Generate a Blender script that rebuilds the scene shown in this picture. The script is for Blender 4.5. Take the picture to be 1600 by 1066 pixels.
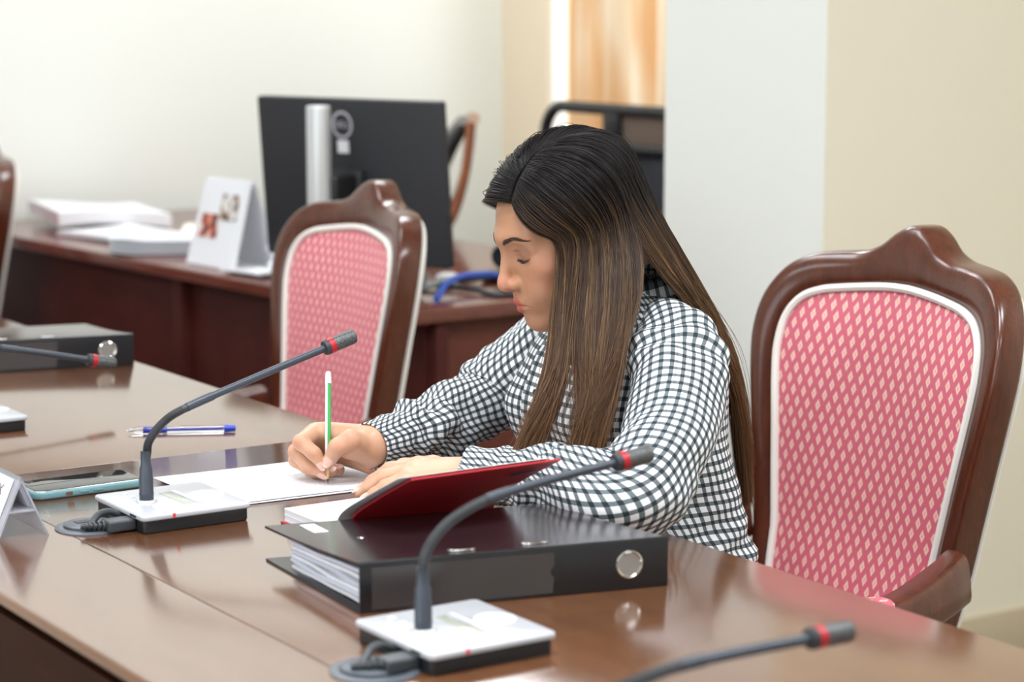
import bpy, bmesh, math, random
import numpy as np
from mathutils import Vector, Matrix, Euler

for o in list(bpy.data.objects):
    bpy.data.objects.remove(o, do_unlink=True)
SC = bpy.context.scene
COL = SC.collection
PI = math.pi
R = math.radians

# ------------------------------------------------------------------ camera, world, light, exposure
# world axes follow the room: +Y runs along the conference table away from the camera, +X across it
CAM_H = 1.35
YAW = R(33.4)
PITCH = math.atan(533 / 3500)
cam = bpy.data.cameras.new('camera')
cam.sensor_width = 36.0
cam.lens = 3500 / 1600 * 36.0
cam.clip_start = 0.05
cam_o = bpy.data.objects.new('camera', cam)
COL.objects.link(cam_o)
cam_o.location = (0, 0, CAM_H)
cam_o.rotation_euler = (PI / 2 - PITCH, 0, -YAW)
cam.dof.use_dof = True
cam.dof.focus_distance = 2.73
cam.dof.aperture_fstop = 4.4
SC.camera = cam_o

world = bpy.data.worlds.new('world')
SC.world = world
world.use_nodes = True
wn = world.node_tree.nodes
wn['Background'].inputs[0].default_value = (0.93, 0.96, 1.0, 1)
wn['Background'].inputs[1].default_value = 5.0


def area(name, loc, target, sx, sy, power, color):
    l = bpy.data.lights.new(name, 'AREA')
    l.shape = 'RECTANGLE'
    l.size, l.size_y = sx, sy
    l.energy = power
    l.color = color
    o = bpy.data.objects.new(name, l)
    COL.objects.link(o)
    o.location = loc
    d = Vector(target) - Vector(loc)
    o.rotation_euler = d.to_track_quat('-Z', 'Y').to_euler()
    return o


# ceiling panels of the meeting room with added fill, and the daylight of its long window side (left, behind the camera)
for lx, ly, pw in ((-1.8, -0.6, 70), (-1.8, 2.2, 70), (0.9, -0.9, 70), (0.9, 1.6, 66), (1.0, 4.0, 35), (-1.8, 4.4, 22), (2.7, 4.9, 50), (2.7, 0.9, 62)):  # last one added, back ones placed, to brighten the right and back walls
    area('ceiling_and_fill_light', (lx, ly, 2.88), (lx, ly, 0), 1.2, 0.6, pw, (0.93, 0.968, 1.0))
area('window_daylight', (-3.6, 2.2, 1.75), (1.0, 3.6, 0.9), 4.2, 1.7, 72, (0.88, 0.94, 1.0))

SC.view_settings.view_transform = 'Standard'
SC.view_settings.look = 'None'
SC.view_settings.gamma = 1.0
SC.view_settings.use_curve_mapping = False
SC.view_settings.exposure = -0.38
try:
    SC.cycles.use_denoising = True
    SC.cycles.max_bounces = 10
    SC.cycles.transparent_max_bounces = 24
except Exception:
    pass


# ------------------------------------------------------------------ helpers
def lin(c):
    c = c / 255.0
    return c / 12.92 if c <= 0.04045 else ((c + 0.055) / 1.055) ** 2.4


def rgb(r, g, b):
    return (lin(r), lin(g), lin(b), 1.0)


def mat(name, col, rough=0.5, metal=0.0, spec=0.5, **kw):
    m = bpy.data.materials.new(name)
    m.use_nodes = True
    b = m.node_tree.nodes['Principled BSDF']
    b.inputs['Base Color'].default_value = col
    b.inputs['Roughness'].default_value = rough
    b.inputs['Metallic'].default_value = metal
    b.inputs['Specular IOR Level'].default_value = spec
    for k, v in kw.items():
        b.inputs[k.replace('_', ' ')].default_value = v
    return m


class NT:
    """short-hand for building node trees"""
    def __init__(s, m):
        s.t = m.node_tree
        s.b = m.node_tree.nodes['Principled BSDF']

    def n(s, typ, **kw):
        x = s.t.nodes.new(typ)
        for k, v in kw.items():
            if k.startswith('i_'):
                x.inputs[int(k[2:])].default_value = v
            else:
                setattr(x, k, v)
        return x

    def l(s, a, b):
        s.t.links.new(a, b)

    def math(s, op, a, b=None, c=None):
        x = s.t.nodes.new('ShaderNodeMath')
        x.operation = op
        for i, v in enumerate((a, b, c)):
            if v is None:
                continue
            if isinstance(v, (int, float)):
                x.inputs[i].default_value = v
            else:
                s.l(v, x.inputs[i])
        return x.outputs[0]

    def mix(s, f, a, b):
        x = s.t.nodes.new('ShaderNodeMix')
        x.data_type = 'RGBA'
        for sock, v in ((x.inputs[0], f), (x.inputs[6], a), (x.inputs[7], b)):
            if isinstance(v, (int, float)):
                sock.default_value = v
            elif isinstance(v, tuple):
                sock.default_value = v
            else:
                s.l(v, sock)
        return x.outputs[2]

    def ramp(s, f, *stops):
        x = s.t.nodes.new('ShaderNodeValToRGB')
        e = x.color_ramp.elements
        while len(e) < len(stops):
            e.new(0.5)
        for i, (p, c) in enumerate(stops):
            e[i].position = p
            e[i].color = c
        s.l(f, x.inputs[0])
        return x.outputs[0]

    def noise(s, scale, detail=3, vec=None, rough=0.5):
        x = s.t.nodes.new('ShaderNodeTexNoise')
        x.inputs['Scale'].default_value = scale
        x.inputs['Detail'].default_value = detail
        x.inputs['Roughness'].default_value = rough
        if vec is not None:
            s.l(vec, x.inputs['Vector'])
        return x.outputs[0]

    def coords(s, kind='Object', scale=(1, 1, 1)):
        tc = s.t.nodes.new('ShaderNodeTexCoord')
        mp = s.t.nodes.new('ShaderNodeMapping')
        mp.inputs['Scale'].default_value = scale
        s.l(tc.outputs[kind], mp.inputs[0])
        return mp.outputs[0]

    def bump(s, h, strength=0.2, dist=0.001):
        x = s.t.nodes.new('ShaderNodeBump')
        x.inputs['Strength'].default_value = strength
        x.inputs['Distance'].default_value = dist
        s.l(h, x.inputs['Height'])
        s.l(x.outputs[0], s.b.inputs['Normal'])
        return x


def wood(name, dark, light, rough, scale=(1, 1, 1), spec=0.5, coat=0.0):
    m = mat(name, light, rough, spec=spec)
    t = NT(m)
    v = t.coords('Object', scale)
    a = t.noise(6, 5, v, 0.6)
    b = t.noise(30, 3, v, 0.6)
    f = t.math('ADD', t.math('MULTIPLY', a, 0.65), t.math('MULTIPLY', b, 0.35))
    t.l(t.ramp(f, (0.3, dark), (0.7, light)), t.b.inputs['Base Color'])
    if coat:
        t.b.inputs['Coat Weight'].default_value = coat
        t.b.inputs['Coat Roughness'].default_value = 0.08
    return m


def paint(name, c, rough=0.85):
    m = mat(name, c, rough, spec=0.25)
    t = NT(m)
    v = t.coords('Object')
    n = t.noise(1.3, 3, v)
    c2 = tuple(x * 0.955 for x in c[:3]) + (1,)
    t.l(t.mix(n, c2, c), t.b.inputs['Base Color'])
    t.bump(t.noise(220, 2, v), 0.08, 0.001)
    return m


class MB:
    """collects shapes into one mesh"""
    def __init__(s):
        s.v, s.f, s.fm, s.uv = [], [], [], {}

    def raw(s, vs, fs, M=None, mi=0):
        o = len(s.v)
        for p in vs:
            p = Vector(p)
            s.v.append(tuple(M @ p) if M is not None else tuple(p))
        for f in fs:
            s.f.append(tuple(i + o for i in f))
            s.fm.append(mi)
        return s

    def box(s, c, d, bev=0.0, seg=2, M=None, mi=0):
        bm = bmesh.new()
        bmesh.ops.create_cube(bm, size=1.0)
        for v in bm.verts:
            v.co = Vector((v.co.x * d[0] + c[0], v.co.y * d[1] + c[1], v.co.z * d[2] + c[2]))
        if bev > 0:
            bmesh.ops.bevel(bm, geom=bm.edges[:], offset=bev, segments=seg, profile=0.6, affect='EDGES')
        bm.verts.index_update()
        s.raw([v.co for v in bm.verts], [[v.index for v in f.verts] for f in bm.faces], M, mi)
        bm.free()
        return s

    def lathe(s, prof, n=24, M=None, mi=0, caps=True):
        vs, fs = [], []
        for r, z in prof:
            for k in range(n):
                a = 2 * PI * k / n
                vs.append((r * math.cos(a), r * math.sin(a), z))
        for i in range(len(prof) - 1):
            for k in range(n):
                a, b = i * n + k, i * n + (k + 1) % n
                fs.append((a, b, b + n, a + n))
        if caps:
            if prof[0][0] > 1e-6:
                fs.append(tuple(range(n))[::-1])
            if prof[-1][0] > 1e-6:
                fs.append(tuple((len(prof) - 1) * n + k for k in range(n)))
        return s.raw(vs, fs, M, mi)

    def tube(s, pts, rad, n=10, caps=True, M=None, mi=0, closed=False, flat=1.0):
        pts = [Vector(p) for p in pts]
        N = len(pts)
        rr = rad if isinstance(rad, (list, tuple)) else [rad] * N
        vs, fs = [], []
        up = None
        for i, p in enumerate(pts):
            if closed:
                t = pts[(i + 1) % N] - pts[i - 1]
            else:
                t = pts[min(i + 1, N - 1)] - pts[max(i - 1, 0)]
            t = t.normalized() if t.length > 1e-9 else Vector((0, 0, 1))
            if up is None:
                up = Vector((0, 0, 1)) if abs(t.z) < 0.9 else Vector((1, 0, 0))
            u = (up - t * up.dot(t)).normalized()
            w = t.cross(u)
            up = u
            for k in range(n):
                a = 2 * PI * k / n
                vs.append(p + (u * math.cos(a) * flat + w * math.sin(a)) * rr[i])
        for i in range(N if closed else N - 1):
            j = (i + 1) % N
            for k in range(n):
                k2 = (k + 1) % n
                fs.append((i * n + k, i * n + k2, j * n + k2, j * n + k))
        if caps and not closed:
            fs.append(tuple(range(n))[::-1])
            fs.append(tuple((N - 1) * n + k for k in range(n)))
        return s.raw(vs, fs, M, mi)

    def prism(s, poly, z0, z1, M=None, mi=0):
        n = len(poly)
        vs = [(x, y, z0) for x, y in poly] + [(x, y, z1) for x, y in poly]
        fs = [tuple(range(n))[::-1], tuple(range(n, 2 * n))]
        for k in range(n):
            k2 = (k + 1) % n
            fs.append((k, k2, n + k2, n + k))
        return s.raw(vs, fs, M, mi)

    def rprism(s, poly, z0, z1, bev, M=None, mi=0, seg=3):
        """prism with rounded top and bottom rims: rings inset towards the polygon's own normals"""
        n = len(poly)
        P = [Vector((x, y)) for x, y in poly]
        nrm = []
        for i in range(n):
            e = (P[(i + 1) % n] - P[i - 1]).normalized()
            nrm.append(Vector((e.y, -e.x)))
        area_ = sum(P[i].x * P[(i + 1) % n].y - P[(i + 1) % n].x * P[i].y for i in range(n))
        if area_ < 0:
            nrm = [-q for q in nrm]
        rings = []
        for k in range(seg + 1):
            a = PI / 2 * k / seg
            rings.append((bev * (1 - math.sin(a)), z0 + bev * (1 - math.cos(a))))
        for k in range(seg + 1):
            a = PI / 2 * k / seg
            rings.append((bev * (1 - math.cos(a)), z1 - bev * (1 - math.sin(a))))
        vs, fs = [], []
        for ins, z in rings:
            for i in range(n):
                q = P[i] - nrm[i] * ins
                vs.append((q.x, q.y, z))
        for i in range(len(rings) - 1):
            for k in range(n):
                k2 = (k + 1) % n
                fs.append((i * n + k, i * n + k2, (i + 1) * n + k2, (i + 1) * n + k))
        fs.append(tuple(range(n))[::-1])
        fs.append(tuple((len(rings) - 1) * n + k for k in range(n)))
        return s.raw(vs, fs, M, mi)

    def grid(s, fn, nu, nv, M=None, mi=0, closed_u=False):
        vs = [fn(i / (nu if closed_u else nu - 1), j / (nv - 1)) for j in range(nv) for i in range(nu)]
        fs = []
        for j in range(nv - 1):
            for i in range(nu if closed_u else nu - 1):
                i2 = (i + 1) % nu
                fs.append((j * nu + i, j * nu + i2, (j + 1) * nu + i2, (j + 1) * nu + i))
        return s.raw(vs, fs, M, mi)

    def build(s, name, mats, parent=None, smooth=True, M=None, sharp=40):
        me = bpy.data.meshes.new(name)
        me.from_pydata([tuple(v) for v in s.v], [], s.f)
        if not isinstance(mats, (list, tuple)):
            mats = [mats]
        for m in mats:
            me.materials.append(m)
        if len(mats) > 1:
            me.polygons.foreach_set('material_index', s.fm)
        bm = bmesh.new()
        bm.from_mesh(me)
        bmesh.ops.recalc_face_normals(bm, faces=bm.faces[:])
        if smooth:
            lim = R(sharp)
            for e in bm.edges:
                e.smooth = not (len(e.link_faces) == 2 and e.calc_face_angle(0) > lim)
            for f in bm.faces:
                f.smooth = True
        bm.to_mesh(me)
        bm.free()
        o = bpy.data.objects.new(name, me)
        COL.objects.link(o)
        if parent is not None:
            o.parent = parent
        if M is not None:
            o.matrix_local = M
        return o


def T(x=0, y=0, z=0):
    return Matrix.Translation((x, y, z))


def RX(a):
    return Matrix.Rotation(a, 4, 'X')


def RY(a):
    return Matrix.Rotation(a, 4, 'Y')


def RZ(a):
    return Matrix.Rotation(a, 4, 'Z')


def tag(o, label, cat, group=None):
    o['label'] = label
    o['category'] = cat
    if group:
        o['group'] = group
    return o


def thing(name, label, cat, loc=(0, 0, 0), rz=0.0, group=None):
    o = bpy.data.objects.new(name, None)
    o.empty_display_size = 0.05
    COL.objects.link(o)
    o.location = loc
    o.rotation_euler = (0, 0, rz)
    return tag(o, label, cat, group)


def struct(o):
    o['kind'] = 'structure'
    return o


def kids(o):
    return [c for c in COL.objects if c.parent == o]


def dup(o, parent=None):
    c = o.copy()
    COL.objects.link(c)
    if parent is not None:
        c.parent = parent
    for ch in kids(o):
        dup(ch, c)
    return c


def rrect(w, d, r, n=5, cx=0, cy=0):
    pts = []
    for sx, sy, a0 in ((1, 1, 0), (-1, 1, 90), (-1, -1, 180), (1, -1, 270)):
        for k in range(n + 1):
            a = R(a0 + 90 * k / n)
            pts.append((cx + sx * (w / 2 - r) + r * math.cos(a), cy + sy * (d / 2 - r) + r * math.sin(a)))
    return pts


def spline(pts, n, closed=False):
    """Catmull-Rom through points (tuples of any length)"""
    P = [np.array(p, float) for p in pts]
    N = len(P)
    out = []
    segs = N if closed else N - 1
    for i in range(segs):
        p1, p2 = P[i], P[(i + 1) % N]
        p0 = P[i - 1] if (closed or i > 0) else 2 * p1 - p2
        p3 = P[(i + 2) % N] if (closed or i + 2 < N) else 2 * p2 - p1
        for k in range(n):
            t = k / n
            out.append(0.5 * ((2 * p1) + (-p0 + p2) * t + (2 * p0 - 5 * p1 + 4 * p2 - p3) * t * t
                              + (-p0 + 3 * p1 - 3 * p2 + p3) * t ** 3))
    if not closed:
        out.append(P[-1])
    return out


def text(body, name, size, material, parent, M, depth=0.0003, align='CENTER'):
    c = bpy.data.curves.new(name, 'FONT')
    c.body = body
    c.size = size
    c.extrude = depth
    c.align_x = align
    c.align_y = 'CENTER'
    tmp = bpy.data.objects.new('tmp_text', c)
    COL.objects.link(tmp)
    bpy.context.view_layer.update()
    dg = bpy.context.evaluated_depsgraph_get()
    me = bpy.data.meshes.new_from_object(tmp.evaluated_get(dg))
    bpy.data.objects.remove(tmp, do_unlink=True)
    bpy.data.curves.remove(c)
    me.materials.clear()
    me.materials.append(material)
    o = bpy.data.objects.new(name, me)
    COL.objects.link(o)
    o.parent = parent
    o.matrix_local = M
    return o

# ------------------------------------------------------------------ room shell
M_wall = paint('wall_paint_white', rgb(232, 235, 230))
M_wall_cream = paint('wall_paint_cream', rgb(226, 219, 201))
M_beige = paint('wall_warm_lit', rgb(232, 216, 192))  # warm light from the curtain put into this wall's colour
M_ceil = paint('ceiling_paint', rgb(240, 240, 236))
M_base = mat('skirting_tile', rgb(190, 176, 150), 0.35)
M_floor = mat('floor_tile', rgb(176, 160, 138), 0.3)
_t = NT(M_floor)
_t.l(_t.ramp(_t.noise(3, 4, _t.coords('Object')), (0.3, rgb(128, 116, 100)), (0.7, rgb(146, 134, 118))), _t.b.inputs['Base Color'])

XW, YB, CH = 3.92, 6.0, 2.9          # window wall, back wall, ceiling height
struct(MB().box((-0.05, 1.5, -0.05), (8.3, 9.4, 0.1)).build('floor', M_floor, smooth=False))
struct(MB().box((-0.05, 1.5, CH + 0.05), (8.3, 9.4, 0.1)).build('ceiling', M_ceil, smooth=False))
struct(MB().box((0, YB + 0.08, CH / 2), (8.4, 0.16, CH)).build('wall_back', M_wall, smooth=False))
struct(MB().box((-4.08, 1.5, CH / 2), (0.16, 9.4, CH)).build('wall_left', M_wall, smooth=False))
struct(MB().box((0, -3.08, CH / 2), (8.4, 0.16, CH)).build('wall_front', M_wall, smooth=False))
# window wall: opening Y 3.95..5.745, z 0.86..2.3
WY0, WY1, WZ0, WZ1 = 3.95, 5.745, 0.86, 2.35
w = MB()
w.box((XW + 0.1, (WY1 + 6.2) / 2, CH / 2), (0.2, 6.2 - WY1, CH))
w.box((XW + 0.1, (WY0 + 0.0) / 2 + 1.8, CH / 2), (0.2, WY0 - 3.6, CH))
w.box((XW + 0.1, (WY0 + WY1) / 2, WZ0 / 2), (0.2, WY1 - WY0, WZ0))
w.box((XW + 0.1, (WY0 + WY1) / 2, (WZ1 + CH) / 2), (0.2, WY1 - WY0, CH - WZ1))
struct(w.build('wall_window', M_beige, smooth=False))
# thick cross wall on the right: white end face, cream long face
w = MB()
X0, Y0, Y1 = 2.815, 3.2, 3.696
vs = [(X0, Y0, 0), (5.2, Y0, 0), (5.2, Y1, 0), (X0, Y1, 0), (X0, Y0, CH), (5.2, Y0, CH), (5.2, Y1, CH), (X0, Y1, CH)]
w.raw(vs, [(0, 3, 7, 4)], mi=0)
w.raw(vs, [(0, 1, 5, 4), (2, 3, 7, 6), (1, 2, 6, 5), (4, 5, 6, 7), (0, 1, 2, 3)], mi=1)
struct(w.build('wall_right', [M_wall, M_wall_cream], smooth=False))
struct(MB().box((4.1, 0.0, CH / 2), (0.16, 6.4, CH)).build('wall_side', M_wall_cream, smooth=False))
bb = MB().box(((X0 + 4.02) / 2, Y0 - 0.007, 0.05), (4.02 - X0, 0.014, 0.1), 0.003)
struct(bb.build('baseboard_right', M_base))
struct(MB().box((0, YB - 0.007, 0.05), (7.8, 0.014, 0.1), 0.003).build('baseboard_back', M_base))
struct(MB().box((X0 - 0.007, (Y0 + Y1) / 2, 0.05), (0.014, Y1 - Y0, 0.1), 0.003).build('baseboard_end', M_base))

# window: frame, mullion and glass
M_frame = mat('white_window_frame', rgb(235, 235, 232), 0.4)
M_glass = mat('window_glass', (1, 1, 1, 1), 0.0, Transmission_Weight=1.0, IOR=1.01)
fr = MB()
xf = XW + 0.035
fr.box((xf, WY0 + 0.025, (WZ0 + WZ1) / 2), (0.05, 0.05, WZ1 - WZ0), 0.004)
fr.box((xf, WY1 - 0.0, (WZ0 + WZ1) / 2), (0.05, 0.02, WZ1 - WZ0), 0.004)
fr.box((xf, (WY0 + WY1) / 2, (WZ0 + WZ1) / 2), (0.05, 0.06, WZ1 - WZ0), 0.004)
fr.box((xf, (WY0 + WY1) / 2, WZ0 + 0.03), (0.05, WY1 - WY0, 0.06), 0.004)
fr.box((xf, (WY0 + WY1) / 2, WZ1 - 0.03), (0.05, WY1 - WY0, 0.06), 0.004)
win = struct(fr.build('window_1', M_frame))
for ya, yb in ((WY0 + 0.05, (WY0 + WY1) / 2 - 0.03), ((WY0 + WY1) / 2 + 0.03, WY1 - 0.02)):
    MB().box((xf, (ya + yb) / 2, (WZ0 + WZ1) / 2), (0.006, yb - ya, WZ1 - WZ0 - 0.1)).build('window_pane', M_glass, win, smooth=False)
MB().box((XW - 0.02, (WY0 + WY1) / 2, WZ0 - 0.012), (0.1, WY1 - WY0 + 0.0, 0.024), 0.004).build('window_sill', M_frame, win)

# curtain: gold patterned cloth in deep folds, light coming through it
M_curt = mat('gold_curtain', rgb(226, 190, 140), 0.75, spec=0.2)
_t = NT(M_curt)
_v = _t.coords('Object')
_n = _t.noise(11, 2, _t.coords('Object', (0.5, 1.6, 0.16)), 0.4)
_col = _t.ramp(_n, (0.40, rgb(236, 206, 164)), (0.60, rgb(246, 238, 222)))
_t.l(_col, _t.b.inputs['Base Color'])
_tr = _t.n('ShaderNodeBsdfTranslucent')
_t.l(_col, _tr.inputs[0])
_mx = _t.n('ShaderNodeMixShader', i_0=0.4)
_t.l(_t.b.outputs[0], _mx.inputs[1])
_t.l(_tr.outputs[0], _mx.inputs[2])
_t.l(_mx.outputs[0], _t.t.nodes['Material Output'].inputs[0])


def curtain_fn(u, v):
    y = 4.05 + 1.44 * u
    ph = u * 2 * PI * 15 + 0.9 * math.sin(u * 21)
    amp = 0.042 + 0.012 * math.sin(u * 17)
    return (XW - 0.085 - amp * math.sin(ph), y + 0.010 * math.cos(ph * 0.5), 0.25 + 2.2 * v)


cu = MB().grid(curtain_fn, 320, 8).build('curtain', M_curt)
cu_t = tag(cu, 'gold patterned curtain hanging in folds beside the bright window', 'curtain')
sm = cu.modifiers.new('thickness', 'SOLIDIFY')
sm.thickness = 0.003
rail = MB().tube([(XW - 0.07, 3.8, 2.47), (XW - 0.07, 5.85, 2.47)], 0.014, 12)
for yy in (3.86, 4.9, 5.8):
    rail.box((XW - 0.035, yy, 2.47), (0.08, 0.02, 0.03), 0.003)
tag(rail.build('curtain_rail', mat('rail_brass', rgb(170, 140, 90), 0.35, 0.8)), 'metal curtain rail above the window holding the gold curtain', 'curtain rail')

# ------------------------------------------------------------------ conference table
TOP = 0.75
M_table = mat('table_lacquer', rgb(96, 58, 40), 0.12, spec=0.6)
_t = NT(M_table)
_v = _t.coords('Object', (9, 1.2, 9))
_a = _t.noise(4, 5, _v, 0.6)
_b = _t.noise(40, 3, _v, 0.6)
_f = _t.math('ADD', _t.math('MULTIPLY', _a, 0.6), _t.math('MULTIPLY', _b, 0.4))
_t.l(_t.ramp(_f, (0.3, rgb(88, 54, 34)), (0.7, rgb(114, 76, 50))), _t.b.inputs['Base Color'])
_t.l(_t.ramp(_b, (0.3, (0.11, 0.11, 0.11, 1)), (0.7, (0.17, 0.17, 0.17, 1))), _t.b.inputs['Roughness'])
_t.b.inputs['Coat Weight'].default_value = 0.8
_t.b.inputs['Coat Roughness'].default_value = 0.15
M_apron = wood('table_apron_shaded', rgb(40, 19, 9), rgb(58, 28, 14), 0.6, (9, 1.2, 9), spec=0.15)  # darkened wood: shade of unseen tables opposite put into the colour
TX0, TXS, TX1 = 0.782, 0.948, 1.516
tbl = thing('conference_table', 'long glossy brown conference table covered with papers and microphones', 'table', (1.15, 2.6, 0))
IT = T(-1.15, -2.6, 0)
for ya, yb in ((-0.4, 0.9995), (1.0, 2.6895), (2.69, 4.5995), (4.60, 5.9)):
    b = MB()
    b.box(((TXS + TX1) / 2, (ya + yb) / 2, TOP - 0.016), (TX1 - TXS, yb - ya, 0.032), 0.0008, 2, M=IT)
    b.build('tabletop', M_table, tbl)
    b = MB()
    prof = [(TX0 + 0.050, TOP - 0.045), (TX0 + 0.030, TOP - 0.030), (TX0 + 0.008, TOP - 0.0125), (TX0 + 0.001, TOP - 0.0085), (TX0, TOP - 0.0062), (TX0 + 0.0012, TOP - 0.0032),  # undercut shaped so the face below the rim stays dark
            (TX0 + 0.0042, TOP - 0.0009), (TX0 + 0.009, TOP), (TX0 + 0.012, TOP), (TX0 + 0.02, TOP), (TXS - 0.02, TOP), (TXS - 0.004, TOP), (TXS - 0.0008, TOP), (TXS, TOP - 0.0006), (TXS, TOP - 0.045)]
    n = len(prof)
    vs = [(x, ya, z) for x, z in prof] + [(x, yb, z) for x, z in prof]
    fs = [(i, (i + 1) % n, n + (i + 1) % n, n + i) for i in range(n)] + [tuple(range(n)), tuple(range(2 * n - 1, n - 1, -1))]
    b.raw(vs, fs, IT)
    b.build('edge_board', M_table, tbl, sharp=50)
    b = MB().box((TX0 + 0.055, (ya + yb) / 2, 0.375), (0.03, yb - ya - 0.004, 0.655), 0.002, M=IT)
    b.build('front_panel', M_apron, tbl)
for yy in (-0.35, 1.0, 2.69, 4.6, 5.85):
    MB().box((1.15, yy, 0.36), (0.62, 0.04, 0.715), 0.003, M=IT).build('leg_panel', M_apron, tbl)

# ------------------------------------------------------------------ upholstered chairs
M_cw = wood('chair_mahogany', rgb(64, 29, 18), rgb(94, 47, 29), 0.24, (7, 7, 1.2), coat=0.25)
M_pip = mat('white_piping', rgb(232, 228, 222), 0.6)
M_pink = mat('pink_damask', rgb(208, 92, 110), 0.5, spec=0.35)
_t = NT(M_pink)
_t.b.inputs['Sheen Weight'].default_value = 0.25
_t.b.inputs['Sheen Tint'].default_value = rgb(250, 190, 195)
_tc = _t.n('ShaderNodeTexCoord')
_sp = _t.n('ShaderNodeSeparateXYZ')
_t.l(_tc.outputs['UV'], _sp.inputs[0])


def lattice(t, ox, oy, pu, pv, wu, wv):
    u = t.math('ABSOLUTE', t.math('SUBTRACT', t.math('FRACT', t.math('ADD', t.math('DIVIDE', _sp.outputs[0], pu), ox)), 0.5))
    v = t.math('ABSOLUTE', t.math('SUBTRACT', t.math('FRACT', t.math('ADD', t.math('DIVIDE', _sp.outputs[1], pv), oy)), 0.5))
    return t.math('ADD', t.math('DIVIDE', t.math('MULTIPLY', u, pu), wu), t.math('DIVIDE', t.math('MULTIPLY', v, pv), wv))


PU, PV = 0.0208, 0.0312
_d = _t.math('MINIMUM', lattice(_t, 0, 0, PU, PV, 0.0050, 0.0089), lattice(_t, 0.5, 0.5, PU, PV, 0.0050, 0.0089))
_in = _t.math('LESS_THAN', _d, 1.0)
_core = _t.math('LESS_THAN', _d, 0.42)
_c1 = _t.mix(_in, rgb(204, 100, 118), rgb(236, 194, 188))
_c2 = _t.mix(_core, _c1, rgb(228, 168, 130))
_t.l(_c2, _t.b.inputs['Base Color'])
_t.bump(_t.math('ADD', _in, _t.math('MULTIPLY', _t.noise(900, 1, _tc.outputs['UV']), 0.5)), 0.25, 0.0005)

# half outline of the backrest (y outward, z up), bottom centre to crest
OUT = [(0.150, 0.40), (0.185, 0.50), (0.205, 0.62), (0.226, 0.74), (0.243, 0.84), (0.247, 0.895), (0.238, 0.945), (0.212, 0.985),
       (0.175, 1.006), (0.130, 1.013), (0.092, 1.017), (0.062, 1.028), (0.038, 1.047), (0.016, 1.059), (0, 1.061)]
INN = [(0.120, 0.48), (0.148, 0.52), (0.164, 0.62), (0.182, 0.74), (0.196, 0.83), (0.199, 0.875), (0.192, 0.915), (0.172, 0.942),
       (0.142, 0.955), (0.108, 0.961), (0.078, 0.965), (0.052, 0.968), (0.030, 0.970), (0.014, 0.971), (0, 0.971)]


OUT = [(y, z if z < 0.6 else 0.6 + (z - 0.6) * 0.955) for y, z in OUT]
INN = [(y, z if z < 0.6 else 0.6 + (z - 0.6) * 0.955) for y, z in INN]


def loop(half, n=5):
    s = [tuple(p) for p in spline(half, n)]
    return s + [(-y, z) for y, z in s[-2::-1]]


def lean(z):
    h = (z - 0.45)
    return 0.035 + 0.13 * h + 0.07 * h * h      # x of the front face


def bx_(y, z):
    return lean(z) + 0.052 * (1 - (y / 0.247) ** 2) * min(1.0, max(0.0, (z - 0.40) / 0.2))   # the back is hollowed


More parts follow.
